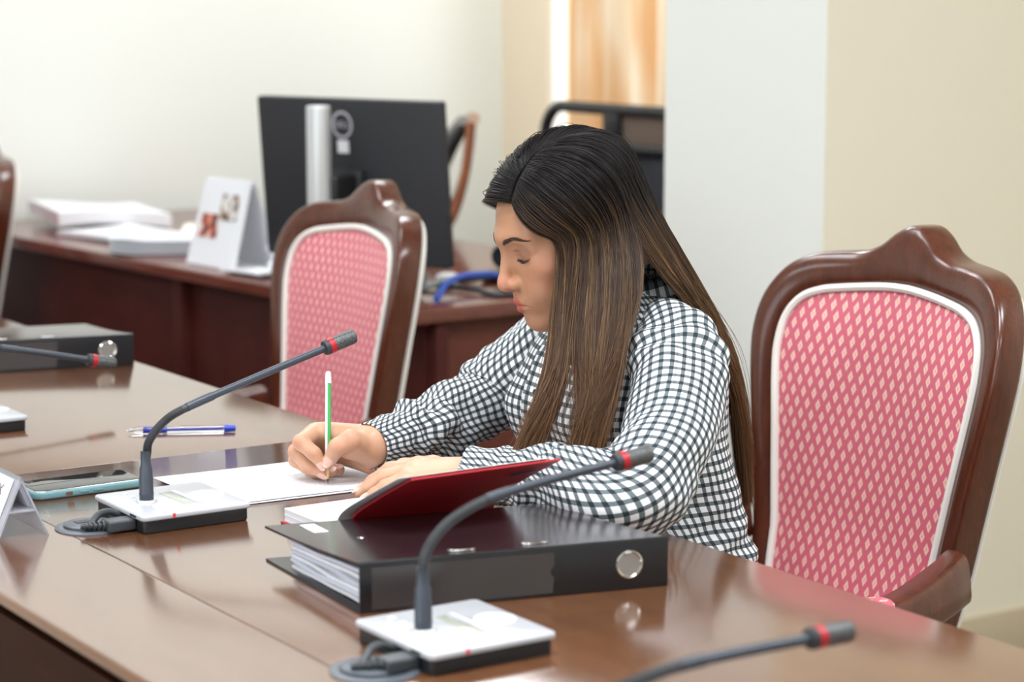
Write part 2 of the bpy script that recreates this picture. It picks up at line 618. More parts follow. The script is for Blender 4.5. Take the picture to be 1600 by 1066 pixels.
def build_chair(label, group):
    ch = thing('upholstered_chair', label, 'chair', (0, 0, 0), 0, group)
    O, I = loop(OUT), loop(INN)
    n = len(O)
    # frame: rounded section swept round the loop
    sec = []
    TH = 0.048
    for k in range(24):
        a = 2 * PI * k / 24
        c, s_ = math.cos(a), math.sin(a)
        e = 0.27
        sec.append((0.5 + 0.5 * math.copysign(abs(c) ** e, c), 0.5 + 0.5 * math.copysign(abs(s_) ** e, s_)))
    vs, fs = [], []
    for i in range(n):
        for s_, t_ in sec:
            y = I[i][0] + (O[i][0] - I[i][0]) * s_
            z = I[i][1] + (O[i][1] - I[i][1]) * s_
            vs.append((bx_(y, z) + TH * t_ - 0.008 * math.sin(PI * s_) * (1 - t_), y, z))
    m = len(sec)
    for i in range(n - 1):
        for k in range(m):
            k2 = (k + 1) % m
            fs.append((i * m + k, i * m + k2, (i + 1) * m + k2, (i + 1) * m + k))
    fs.append(tuple(range(m)))
    fs.append(tuple((n - 1) * m + k for k in range(m)))
    b = MB().raw(vs, fs)
    b.box((lean(0.43) + 0.023, 0, 0.44), (0.04, 0.30, 0.09), 0.008)
    b.build('back_frame', M_cw, ch, sharp=60)

    W_ = [(i_[0] + (o_[0] - i_[0]) * 0.72, i_[1] + (o_[1] - i_[1]) * 0.66) for i_, o_ in zip(I, O)]

    def pad(name, side):
        I = loop(INN) if side == 0 else W_
        nn = len(I)
        rings = 9
        vs, fs, uv = [], [], []
        cz = 0.74
        for r in range(rings):
            q = 1 - r / (rings - 1)
            bulge = 0.020 * (1 - q ** 3.0)
            for i in range(nn):
                y, z = I[i][0] * 0.985 * q, cz + (I[i][1] - cz) * q
                x = bx_(y, z) - 0.002 - bulge if side == 0 else bx_(y, z) + 0.050 + bulge * 0.5
                vs.append((x, y, z))
                uv.append((y, z))
        for r in range(rings - 1):
            for i in range(nn):
                i2 = (i + 1) % nn
                fs.append((r * nn + i, r * nn + i2, (r + 1) * nn + i2, (r + 1) * nn + i))
        o = MB().raw(vs, fs).build(name, M_pink, ch, sharp=180)
        ul = o.data.uv_layers.new(name='UVMap')
        for lp in o.data.loops:
            ul.data[lp.index].uv = uv[lp.vertex_index]
        return o
    pad('back_cushion', 0)
    pad('rear_cushion', 1)
    for nm, dx, lp_ in (('piping', -0.004, I), ('rear_piping', 0.052, W_)):
        MB().tube([(bx_(y, z) + dx, y, z) for y, z in lp_], 0.0062, 8, closed=True).build(nm, M_pip, ch)
    # seat, seat piping, rails
    sp = [(-0.40 + 0.03, 0.0)]
    poly = rrect(0.46, 0.50, 0.07, 6, -0.21, 0)
    b = MB().rprism(poly, 0.40, 0.468, 0.03, seg=4)
    o = b.build('seat', M_pink, ch, sharp=180)
    ul = o.data.uv_layers.new(name='UVMap')
    for lp in o.data.loops:
        c = o.data.vertices[lp.vertex_index].co
        ul.data[lp.index].uv = (c.y, c.x + c.z)
    MB().tube([(x, y, 0.405) for x, y in rrect(0.465, 0.505, 0.07, 6, -0.21, 0)], 0.006, 8, closed=True).build('seat_piping', M_pip, ch)
    MB().rprism(rrect(0.45, 0.49, 0.06, 6, -0.21, 0), 0.33, 0.405, 0.008).build('seat_frame', M_cw, ch)
    for sx, sy in ((0, 1), (0, -1), (1, 1), (1, -1)):
        if sx == 0:
            pts = [(-0.39, 0.215 * sy, 0.36), (-0.40, 0.22 * sy, 0.25), (-0.395, 0.22 * sy, 0.1), (-0.405, 0.225 * sy, 0.0)]
            rr = [0.032, 0.03, 0.022, 0.02]
        else:
            pts = [(0.055, 0.17 * sy, 0.46), (0.03, 0.185 * sy, 0.33), (0.05, 0.19 * sy, 0.15), (0.10, 0.195 * sy, 0.0)]
            rr = [0.026, 0.027, 0.023, 0.02]
        MB().tube([tuple(p) for p in spline(pts, 6)], list(np.interp(np.linspace(0, 3, 19), range(4), rr)), 12).build('leg', M_cw, ch)
    # arms: board from the back stile forward, padded on top, post down to the seat frame
    for sy in (1, -1):
        path = spline([(0.070, 0.222 * sy, 0.606), (0.02, 0.242 * sy, 0.598), (-0.07, 0.262 * sy, 0.580), (-0.18, 0.268 * sy, 0.570),
                       (-0.29, 0.262 * sy, 0.566), (-0.36, 0.255 * sy, 0.552), (-0.385, 0.252 * sy, 0.53), (-0.37, 0.25 * sy, 0.46), (-0.35, 0.247 * sy, 0.36)], 6)
        hh = np.interp(np.linspace(0, 1, len(path)), [0, 0.2, 0.6, 0.75, 1], [0.036, 0.033, 0.026, 0.023, 0.021])
        b = MB()
        vs, fs = [], []
        for i, p in enumerate(path):
            p = Vector(p)
            t = Vector(path[min(i + 1, len(path) - 1)]) - Vector(path[max(i - 1, 0)])
            t.normalize()
            side = Vector((0, 1, 0))
            up = side.cross(t).normalized()
            for k in range(16):
                a = 2 * PI * k / 16
                c, s_ = math.cos(a), math.sin(a)
                vs.append(p + side * 0.024 * math.copysign(abs(c) ** 0.5, c) + up * hh[i] * math.copysign(abs(s_) ** 0.5, s_))
        for i in range(len(path) - 1):
            for k in range(16):
                k2 = (k + 1) % 16
                fs.append((i * 16 + k, i * 16 + k2, (i + 1) * 16 + k2, (i + 1) * 16 + k))
        fs.append(tuple(range(16)))
        fs.append(tuple((len(path) - 1) * 16 + k for k in range(16)))
        arm = b.raw(vs, fs).build('armrest', M_cw, ch, sharp=50)
        pp = rrect(0.21, 0.044, 0.02, 5, -0.195, 0.267 * sy)
        o = MB().rprism(pp, 0.590, 0.613, 0.010, M=T(0, 0, 0)).build('arm_pad', M_pink, arm, sharp=180)
        ul = o.data.uv_layers.new(name='UVMap')
        for lp in o.data.loops:
            c = o.data.vertices[lp.vertex_index].co
            ul.data[lp.index].uv = (c.y + c.z * 0.5, c.x)
        MB().tube([(x, y, 0.596) for x, y in rrect(0.214, 0.048, 0.022, 5, -0.195, 0.267 * sy)], 0.0045, 8, closed=True).build('arm_piping', M_pip, arm)
    return ch


chair_a = build_chair('pink diamond upholstered chair with mahogany frame that the woman sits on', 'upholstered meeting chairs')
chair_b = dup(chair_a)
chair_c = dup(chair_a)
chair_a.location = (1.98, 2.275, 0)
chair_b.location = (1.83, 3.52, 0)
chair_b.scale = (0.97, 0.93, 0.988)
chair_b['label'] = 'empty pink upholstered chair in front of the big monitor'
chair_c.location = (1.84, 5.55, 0)
chair_c.rotation_euler = (0, 0, R(9))
chair_c.scale = (1, 1, 0.96)
chair_c['label'] = 'mahogany chair in front of the papers on the desk, only its frame edge showing'

# ------------------------------------------------------------------ office desk by the back wall
M_desk = wood('desk_veneer', rgb(92, 46, 36), rgb(116, 62, 50), 0.2, (7, 1.2, 7), coat=0.3)
M_panel = wood('desk_panel_red', rgb(66, 24, 20), rgb(84, 34, 28), 0.6, (7, 1.5, 1.5), spec=0.25)
M_panel2 = wood('desk_panel_brown', rgb(84, 40, 28), rgb(104, 54, 40), 0.5, (1.5, 7, 1.5), spec=0.3)
DT = 0.75
desk = thing('office_desk', 'red-brown office desk with a modesty panel carrying the big monitor', 'desk', (2.215, 3.715, 0), R(4.15))
MB().box((0.425, 1.085, DT - 0.015), (0.85, 2.17, 0.03), 0.006, 3).build('desktop', M_desk, desk)
MB().box((0.075, 0.51, 0.40), (0.02, 0.93, 0.64), 0.002).build('modesty_panel', M_panel, desk)
MB().box((0.075, 1.58, 0.40), (0.02, 1.10, 0.64), 0.002).build('modesty_panel', M_panel, desk)
MB().box((0.065, 1.005, 0.36), (0.05, 0.045, 0.72), 0.003).build('divider_post', M_panel, desk)
MB().box((0.43, 0.055, 0.36), (0.70, 0.022, 0.72), 0.002).build('end_panel', M_panel2, desk)
MB().box((0.085, 0.04, 0.36), (0.03, 0.05, 0.72), 0.003).build('corner_post', M_panel, desk)
MB().box((0.43, 2.12, 0.36), (0.70, 0.022, 0.72), 0.002).build('end_panel', M_panel2, desk)

M_black = mat('black_plastic', rgb(28, 29, 32), 0.4)
M_black_matt = mat('black_matt_plastic', rgb(38, 39, 44), 0.55)
M_dark = mat('dark_grey_plastic', rgb(58, 61, 66), 0.4)
M_silver = mat('silver_plastic', rgb(206, 208, 210), 0.3, 0.35)
M_chrome = mat('chrome', rgb(225, 225, 225), 0.12, 1.0)
M_paper = mat('paper_white', rgb(230, 231, 236), 0.8, spec=0.2)
M_paper_w = mat('paper_cream', rgb(246, 242, 230), 0.8, spec=0.2)
M_card = mat('card_brown', rgb(186, 138, 80), 0.7)
M_white = mat('white_plastic', rgb(232, 232, 234), 0.28)

# monitor seen from behind
mon = thing('monitor', 'big black computer monitor on a silver stand turned away from view', 'monitor', (2.308, 4.118, DT), R(19.8))
TM = T(0.0, 0, 0.224) @ RY(R(-4.5))
b = MB()
b.rprism([(y, z) for y, z in rrect(0.505, 0.345, 0.006, 3)], 0, 0.022, 0.004, M=TM @ Matrix(((0, 0, 1, 0), (1, 0, 0, 0), (0, 1, 0, 0), (0, 0, 0, 1))))
shell = b.build('back_shell', M_black_matt, mon)
MB().box((0.0235, 0, 0), (0.002, 0.49, 0.328), M=TM).build('screen', mat('screen_glass', rgb(12, 13, 16), 0.1), mon)
MB().box((-0.010, 0, -0.03), (0.024, 0.09, 0.11), 0.008, 3, M=TM).build('vesa_box', M_black_matt, mon)
b = MB().rprism(rrect(0.045, 0.050, 0.021, 6, -0.098, 0), 0.012, 0.385, 0.004)
b.build('stand_column', M_silver, mon)
MB().box((-0.050, 0, 0.205), (0.075, 0.07, 0.07), 0.008, 3).build('tilt_joint', M_black, mon)
MB().rprism(rrect(0.20, 0.27, 0.02, 5, -0.01, 0), 0.0, 0.012, 0.003).build('stand_base', M_silver, mon)
M_logo = mat('logo_grey', rgb(186, 184, 192), 0.35, 0.0)
ML = TM @ T(-0.0012, 0.012, 0.118) @ RY(R(-90)) @ RZ(R(-90))
b = MB()
nn = 40
vs, fs = [], []
for k in range(nn):
    a = 2 * PI * k / nn
    for r, z in ((0.0285, 0), (0.0285, 0.001), (0.0235, 0.001), (0.0235, 0)):
        vs.append((r * math.cos(a), r * math.sin(a), z))
for k in range(nn):
    k2 = (k + 1) % nn
    for q in range(4):
        fs.append((k * 4 + q, k * 4 + (q + 1) % 4, k2 * 4 + (q + 1) % 4, k2 * 4 + q))
b.raw(vs, fs, ML)
lg = b.build('logo', M_logo, shell)
text('DELL', 'logo_lettering', 0.0185, M_logo, shell, ML @ T(0, 0, 0.0006))
MB().box((0.0, -0.046, 0.0006), (0.030, 0.027, 0.0010), M=ML).build('sticker', M_paper, shell)

# calendar: tent of white card with two pictures
cal = thing('desk_calendar', 'white tent calendar with small colour pictures standing beside the monitor', 'calendar', (2.262, 4.588, DT), R(6))
a, h, L = 0.058, 0.196, 0.205
for sx in (-1, 1):
    vs = [(sx * a, -L / 2, 0.003), (sx * a, L / 2, 0.003), (sx * 0.004, L / 2 - 0.008, h), (sx * 0.004, -L / 2 + 0.008, h)]
    o = MB().raw(vs, [(0, 1, 2, 3)]).build('card_face', M_paper, cal, smooth=False)
    s_ = o.modifiers.new('t', 'SOLIDIFY')
    s_.thickness = 0.0022
MB().box((0, 0, 0.0025), (2 * a, L, 0.003)).build('card_foot', M_paper, cal)
b = MB()
for k in range(26):
    yy = -L / 2 + 0.016 + k * (L - 0.032) / 25
    b.tube([(0.006 * math.cos(t_), yy, h - 0.003 + 0.006 * math.sin(t_)) for t_ in np.linspace(0, 2 * PI, 11)[:-1]], 0.0008, 5, closed=True)
b.build('spiral_binding', M_paper, cal)


def picture_mat(name, *stops):
    m = mat(name, (1, 1, 1, 1), 0.5)
    t = NT(m)
    v = t.coords('Object')
    t.l(t.ramp(t.noise(42, 1.5, v, 0.4), *stops), t.b.inputs['Base Color'])
    return m


MP1 = picture_mat('calendar_picture_orange', (0.36, rgb(70, 40, 60)), (0.46, rgb(150, 84, 60)), (0.55, rgb(220, 100, 66)), (0.66, rgb(225, 220, 210)))
MP2 = picture_mat('calendar_picture_pale', (0.36, rgb(50, 62, 56)), (0.45, rgb(190, 150, 118)), (0.54, rgb(206, 216, 228)), (0.66, rgb(232, 226, 204)))
ang = math.atan2(a - 0.004, h - 0.003)


def on_face(y, z, w, hh, m):
    M = T(-a, 0, 0.003) @ RY(ang)
    MB().box((-0.0034, y, z), (0.0008, w, hh), M=M).build('picture', m, cal)


on_face(0.038, 0.092, 0.075, 0.055, MP1)
on_face(-0.030, 0.138, 0.070, 0.060, MP2)


def curled_sheet(w, d, amp, ph, thick, nu=16, nv=10):
    b = MB()
    top = lambda u, v: (w * (u - 0.5), d * (v - 0.5), thick + amp * (0.5 + 0.5 * math.sin(ph + 3.3 * u + 1.4 * v)))
    vs = [top(i / (nu - 1), j / (nv - 1)) for j in range(nv) for i in range(nu)]
    vs += [(x, y, z - thick) for x, y, z in vs]
    N = nu * nv
    fs = []
    for j in range(nv - 1):
        for i in range(nu - 1):
            q = (j * nu + i, j * nu + i + 1, (j + 1) * nu + i + 1, (j + 1) * nu + i)
            fs.append(q)
            fs.append(tuple(x + N for x in q[::-1]))
    for i in range(nu - 1):
        for j in (0, nv - 1):
            fs.append((j * nu + i, j * nu + i + 1, j * nu + i + 1 + N, j * nu + i + N))
    for j in range(nv - 1):
        for i in (0, nu - 1):
            fs.append((j * nu + i, (j + 1) * nu + i, (j + 1) * nu + i + N, j * nu + i + N))
    return b.raw(vs, fs)


def desk_papers(nm, label, loc, rz, w, d, amp, ph, thick, m=None):
    o = curled_sheet(w, d, amp, ph, thick).build(nm, m or M_paper)
    o.location, o.rotation_euler = loc, (0, 0, rz)
    return tag(o, label, 'papers')


desk_papers('paper_pile', 'highest loose pile of white papers, nearest the chair frame edge', (2.40, 5.68, DT), R(-10), 0.30, 0.40, 0.020, 0.6, 0.035)
desk_papers('paper_sheet', 'low white papers lying between the high pile and the open booklet', (2.31, 5.335, DT), R(10), 0.22, 0.24, 0.006, 2.0, 0.012)
bk = thing('open_booklet', 'open booklet with curving cream pages and brown cover on the desk', 'booklet', (2.665, 5.265, DT), R(-28))
for sx in (-1, 1):
    def page(u, v, sx=sx):
        x = u * 0.19
        return (sx * x, 0.26 * (v - 0.5), 0.006 + 0.030 * math.sin(min(1, u * 1.5) * PI) ** 0.8 * (1 - 0.35 * u) * 0.8 + 0.004)
    o = MB().grid(page, 16, 4).build('page_block', M_paper_w, bk)
    s_ = o.modifiers.new('t', 'SOLIDIFY')
    s_.thickness = 0.006
MB().box((0, 0, 0.002), (0.39, 0.27, 0.004), 0.001).build('cover', M_card, bk)

# stack of stapled papers with a curled-over end
st = thing('document_stack', 'stack of stapled documents with a curled end lying behind the calendar', 'papers', (2.29, 4.95, DT), R(-22))
for k in range(5):
    M_k = mat('document_grey', rgb(214 - 9 * (k % 2), 218 - 6 * (k % 2), 226 - 5 * (k % 2)), 0.8)
    pts = [(0.17 + 0.004 * k, 0.004 + 0.007 * k), (-0.05, 0.004 + 0.007 * k), (-0.12, 0.006 + 0.008 * k), (-0.155 - 0.002 * k, 0.012 + 0.007 * k)]
    b = MB()
    sp_ = spline([(x, z, 0) for x, z in pts], 5)
    vs, fs = [], []
    for x, z, _ in sp_:
        vs += [(x, -0.105, z), (x, 0.105, z), (x, 0.105, z + 0.004), (x, -0.105, z + 0.004)]
    for i in range(len(sp_) - 1):
        for q in range(4):
            fs.append((i * 4 + q, i * 4 + (q + 1) % 4, i * 4 + 4 + (q + 1) % 4, i * 4 + 4 + q))
    fs += [(0, 1, 2, 3), tuple(len(vs) - 4 + q for q in range(4))]
    b.raw(vs, fs).build('document', M_k, st)

# crumpled tissue beside the calendar
rng = np.random.default_rng(5)
b = MB()


def crumple(u, v, s=1.0):
    th, ph = u * 2 * PI, v * PI
    r = 0.05 * (1 + 0.35 * math.sin(3 * th + 2 * ph) + 0.25 * math.sin(5 * th - 4 * ph + 1))
    return (0.9 * r * math.sin(ph) * math.cos(th), 1.3 * r * math.sin(ph) * math.sin(th), max(0.0, 0.028 + 0.036 * math.cos(ph) * (1 + 0.5 * math.sin(4 * th)) - 0.02 * (1 - math.sin(ph))))


b.grid(crumple, 36, 20, closed_u=True)
o = b.build('crumpled_tissue', M_paper)
o.location = (2.335, 4.435, DT)
tag(o, 'crumpled white tissue between the calendar and the pink chair back', 'tissue')
o = curled_sheet(0.10, 0.15, 0.008, 1.0, 0.006).build('folded_leaflet', M_paper)
o.location, o.rotation_euler = (2.238, 4.415, DT), (0, 0, R(10))
tag(o, 'small folded white leaflet at the front of the desk under the tissue', 'leaflet')

# cables and camera at the desk's end
M_blue = mat('blue_cable_rubber', rgb(42, 88, 186), 0.45)
o = MB().tube([tuple(p) for p in spline([(2.324, 3.800, DT + 0.0075), (2.352, 3.828, DT + 0.014), (2.382, 3.858, DT + 0.026), (2.440, 3.895, DT + 0.034), (2.50, 3.915, DT + 0.033), (2.545, 3.925, DT + 0.028), (2.60, 3.95, DT + 0.0075)], 8)], 0.0072, 10).build('network_cable', M_blue)
tag(o, 'bright blue network cable curving across the desk end', 'cable')
for k, pts in enumerate(([(2.40, 3.985, 0.007), (2.43, 3.95, 0.012), (2.455, 3.86, 0.010), (2.46, 3.80, 0.007), (2.50, 3.785, 0.007)],
                         [(2.52, 4.03, 0.006), (2.56, 4.00, 0.012), (2.62, 3.99, 0.012), (2.70, 4.00, 0.006)],)):
    o = MB().tube([tuple(p) for p in spline([(x, y, DT + z) for x, y, z in pts], 8)], 0.006, 8).build('black_cable', M_black)
    tag(o, ('black cable crossing in front of the blue network cable', 'black cable running behind the blue network cable')[k], 'cable')
pl = thing('power_plug', 'pale power plug with grey lead lying behind the blue network cable', 'plug', (2.462, 3.985, DT), R(40))
MB().box((0, 0, 0.016), (0.055, 0.034, 0.030), 0.008, 3).build('plug_body', M_white, pl)
MB().tube([tuple(p) for p in spline([(-0.025, 0, 0.016), (-0.07, 0.01, 0.012), (-0.085, 0.03, 0.007), (-0.07, 0.055, 0.007)], 6)], 0.006, 8).build('lead', mat('grey_lead', rgb(120, 130, 130), 0.5), pl)
cl_ = MB()
for k in range(7):
    cl_.tube([(2.312 + 0.028 * math.cos(t_) + 0.003 * k, 3.905 + 0.035 * math.sin(t_), DT + 0.005 + 0.0065 * k) for t_ in np.linspace(0, 2 * PI, 18)[:-1]], 0.0042, 6, closed=True)
tag(cl_.build('coiled_cable', mat('grey_green_cable', rgb(92, 108, 108), 0.5)), 'coil of grey cable at the desk corner beside the pink chair', 'cable')
wc = thing('webcam', 'black video camera with round lens standing on the desk behind the blue cable', 'camera', (2.635, 4.015, DT), R(-140))
MB().rprism(rrect(0.09, 0.10, 0.025, 5), 0, 0.020, 0.006).build('base', M_black, wc)
MB().lathe([(0.010, 0.018), (0.010, 0.035)], 16).build('neck', M_black, wc)
MB().lathe([(0.0, -0.040), (0.018, -0.036), (0.026, -0.022), (0.028, 0.0), (0.028, 0.026), (0.025, 0.032), (0.0, 0.032)], 28, T(0, 0, 0.056) @ RY(R(90))).build('housing', M_black, wc)
MB().lathe([(0.022, 0), (0.022, 0.004), (0.012, 0.004), (0.010, 0.001), (0.0, 0.003)], 28, T(0.032, 0, 0.056) @ RY(R(90))).build('lens', mat('lens_glass', rgb(40, 46, 52), 0.05), wc)
MB().lathe([(0.008, 0), (0.008, 0.005), (0.006, 0.007), (0, 0.007)], 20, T(0.044, 0.0, 0.0125) @ RY(R(90))).build('knob', M_silver, wc)

sp_ = thing('speakerphone', 'black rounded speaker box at the desk end in front of the video camera', 'speaker', (2.585, 3.845, DT), R(8))
MB().rprism(rrect(0.11, 0.075, 0.022, 6), 0, 0.042, 0.010).build('housing', M_black, sp_)
MB().lathe([(0.013, 0), (0.013, 0.003), (0.009, 0.005), (0, 0.005)], 20, T(-0.056, 0.0, 0.026) @ RY(R(-90))).build('knob', M_silver, sp_)

# black visitor chair with bent wooden arms, beyond the monitor
M_leather = mat('black_leather', rgb(30, 30, 33), 0.42)
M_bent = wood('bent_wood', rgb(120, 66, 38), rgb(152, 92, 60), 0.3, (5, 5, 5))
vc = thing('visitor_chair', 'black cushioned chair with bent wooden arms behind the monitor', 'chair', (2.98, 5.06, 0), R(-33))
bp = spline([(-0.10, 0, 0.50), (-0.055, 0, 0.62), (0.045, 0, 0.80), (0.115, 0, 0.95), (0.172, 0, 1.040)], 6)
b = MB()
vs, fs = [], []
for i, p in enumerate(bp):
    f = i / (len(bp) - 1)
    th = 0.038 * math.sin(PI * min(1, max(0.0, 0.10 + f * 0.82))) ** 0.5
    for k in range(20):
        a_ = 2 * PI * k / 20
        c, s_ = math.cos(a_), math.sin(a_)
        vs.append((p[0] + th * math.copysign(abs(c) ** 0.6, c), 0.22 * math.copysign(abs(s_) ** 0.4, s_), p[2]))
for i in range(len(bp) - 1):
    for k in range(20):
        k2 = (k + 1) % 20
        fs.append((i * 20 + k, i * 20 + k2, (i + 1) * 20 + k2, (i + 1) * 20 + k))
fs += [tuple(range(20)), tuple((len(bp) - 1) * 20 + k for k in range(20))]
b.raw(vs, fs).build('backrest', M_leather, vc, sharp=60)
MB().rprism(rrect(0.46, 0.46, 0.06, 5, -0.30, 0), 0.40, 0.49, 0.03).build('seat', M_leather, vc)
for sy in (-1, 1):
    pts = spline([(0.192, 0.245 * sy, 1.045), (0.180, 0.25 * sy, 0.93), (0.150, 0.25 * sy, 0.82), (0.110, 0.25 * sy, 0.765), (0.03, 0.25 * sy, 0.725), (-0.16, 0.25 * sy, 0.675), (-0.40, 0.25 * sy, 0.665),
                  (-0.49, 0.25 * sy, 0.60), (-0.48, 0.25 * sy, 0.35), (-0.50, 0.25 * sy, 0.0)], 6)
    MB().tube([tuple(p) for p in pts], 0.012, 10).build('side_frame', M_bent, vc)
    MB().tube([(0.03, 0.25 * sy, 0.725), (-0.08, 0.245 * sy, 0.42), (0.06, 0.245 * sy, 0.0)], 0.02, 10).build('rear_leg', M_bent, vc)
MB().tube([(0.190, -0.25, 1.035), (0.20, 0, 1.045), (0.190, 0.25, 1.035)], 0.014, 10).build('top_rail', M_bent, vc)
MB().box((-0.28, 0, 0.38), (0.42, 0.50, 0.03), 0.004).build('seat_rail', M_bent, vc)

# mesh office chair by the window
M_mesh = mat('black_mesh_cloth', rgb(40, 42, 48), 0.8)
mc = thing('mesh_office_chair', 'black mesh office chair in front of the gold curtain', 'chair', (3.43, 4.80, -0.0), 0)


def mcx(z):
    return 0.02 + 0.06 * (z - 0.6)


ol = [(y, z) for y, z in rrect(0.60, 0.55, 0.075, 7, 0, 0.790)]
MB().tube([(mcx(z), y, z) for y, z in ol], 0.0165, 10, closed=True).build('back_frame', M_black, mc)
MB().tube([(mcx(0.965), -0.29, 0.965), (mcx(0.965) - 0.005, 0, 0.965), (mcx(0.965), 0.29, 0.965)], 0.015, 10).build('cross_bar', M_black, mc)
MB().box((mcx(1.01), -0.015, 1.01), (0.022, 0.075, 0.10), 0.006).build('head_post', M_black, mc)
def mesh_back(u, v):
    y, z = 0.57 * (u - 0.5), 0.54 + 0.42 * v
    return (mcx(z) + 0.012 * math.cos((u - 0.5) * PI), y, z)
o = MB().grid(mesh_back, 14, 10).build('back_mesh', M_mesh, mc)
s_ = o.modifiers.new('t', 'SOLIDIFY')
s_.thickness = 0.006
MB().box((mcx(1.01) + 0.004, -0.165, 1.01), (0.006, 0.22, 0.09), 0.002).build('head_mesh', mat('brown_mesh', rgb(104, 88, 78), 0.8), mc)
MB().rprism(rrect(0.48, 0.50, 0.08, 6, -0.26, 0), 0.44, 0.51, 0.025).build('seat', M_mesh, mc)
MB().tube([(0.05, 0, 0.60), (0.06, 0, 0.45), (-0.1, 0, 0.40)], 0.03, 10).build('back_bracket', M_black, mc)
MB().lathe([(0.035, 0.10), (0.035, 0.25), (0.025, 0.25), (0.025, 0.43)], 18, T(-0.24, 0, 0)).build('gas_column', M_black, mc)
for k in range(5):
    a_ = 2 * PI * k / 5 + 0.3
    ex, ey = -0.24 + 0.29 * math.cos(a_), 0.29 * math.sin(a_)
    leg = MB().tube([(-0.24, 0, 0.13), (-0.24 + 0.15 * math.cos(a_), 0.15 * math.sin(a_), 0.11), (ex, ey, 0.075)], [0.028, 0.022, 0.016], 10).build('leg', M_black, mc)
    MB().lathe([(0.0, -0.02), (0.026, -0.02), (0.028, -0.016), (0.028, 0.016), (0.026, 0.02), (0, 0.02)], 16, T(ex, ey, 0.028) @ RZ(a_) @ RX(R(90))).build('caster', M_black, leg)
for sy in (-1, 1):
    MB().tube([tuple(p) for p in spline([(-0.12, 0.25 * sy, 0.46), (-0.10, 0.30 * sy, 0.52), (-0.12, 0.30 * sy, 0.66)], 5)], 0.018, 10).build('arm_post', M_black, mc)
    MB().rprism(rrect(0.24, 0.07, 0.03, 5, -0.16, 0.30 * sy), 0.66, 0.685, 0.008).build('arm_pad', M_black, mc)

# ------------------------------------------------------------------ things on the conference table
# cable grommets belong to the table
M_grom = mat('grommet_grey', rgb(86, 92, 100), 0.4)
for gx, gy in ((0.981, 2.366), (0.975, 1.703), (0.868, 1.30), (0.975, 3.035)):
    g = MB().lathe([(0.0, -0.002), (0.042, -0.002), (0.042, 0.0012), (0.039, 0.0026), (0.033, 0.0026), (0.031, 0.0012), (0.0, 0.0012)], 36, IT @ T(gx, gy, TOP)).build('grommet', M_grom, tbl)
    MB().lathe([(0.0, 0.001), (0.0285, 0.001), (0.0285, 0.0042), (0.027, 0.0052), (0.0, 0.0052)], 32, IT @ T(gx - 0.002, gy + 0.004, TOP)).build('grommet_cap', M_grom, g)
    MB().box((gx - 0.006, gy + 0.012, TOP + 0.0055), (0.018, 0.012, 0.0008), M=IT).build('socket', M_black, g)

M_mtop = mat('mic_white_top', rgb(184, 186, 192), 0.25)
M_stem = mat('mic_stem_grey', rgb(66, 72, 82), 0.35, 0.3)
M_goose = mat('gooseneck', rgb(62, 64, 68), 0.45, 0.3)
M_head = mat('mic_head', rgb(48, 50, 54), 0.5)
M_grill = mat('mic_grill', rgb(64, 66, 68), 0.5, 0.5)
_t = NT(M_grill)
_vo = _t.n('ShaderNodeTexVoronoi')
_vo.inputs['Scale'].default_value = 1000
_t.l(_t.coords('Object'), _vo.inputs['Vector'])
_t.l(_t.ramp(_vo.outputs[0], (0.28, rgb(24, 25, 26)), (0.5, rgb(104, 106, 108))), _t.b.inputs['Base Color'])
M_red = mat('red_ring', rgb(178, 30, 44), 0.35)
M_redlight = mat('red_mark', rgb(226, 60, 54), 0.4)
M_lcd = mat('lcd', rgb(168, 172, 160), 0.15)
M_key = mat('mic_key', rgb(206, 208, 214), 0.3)


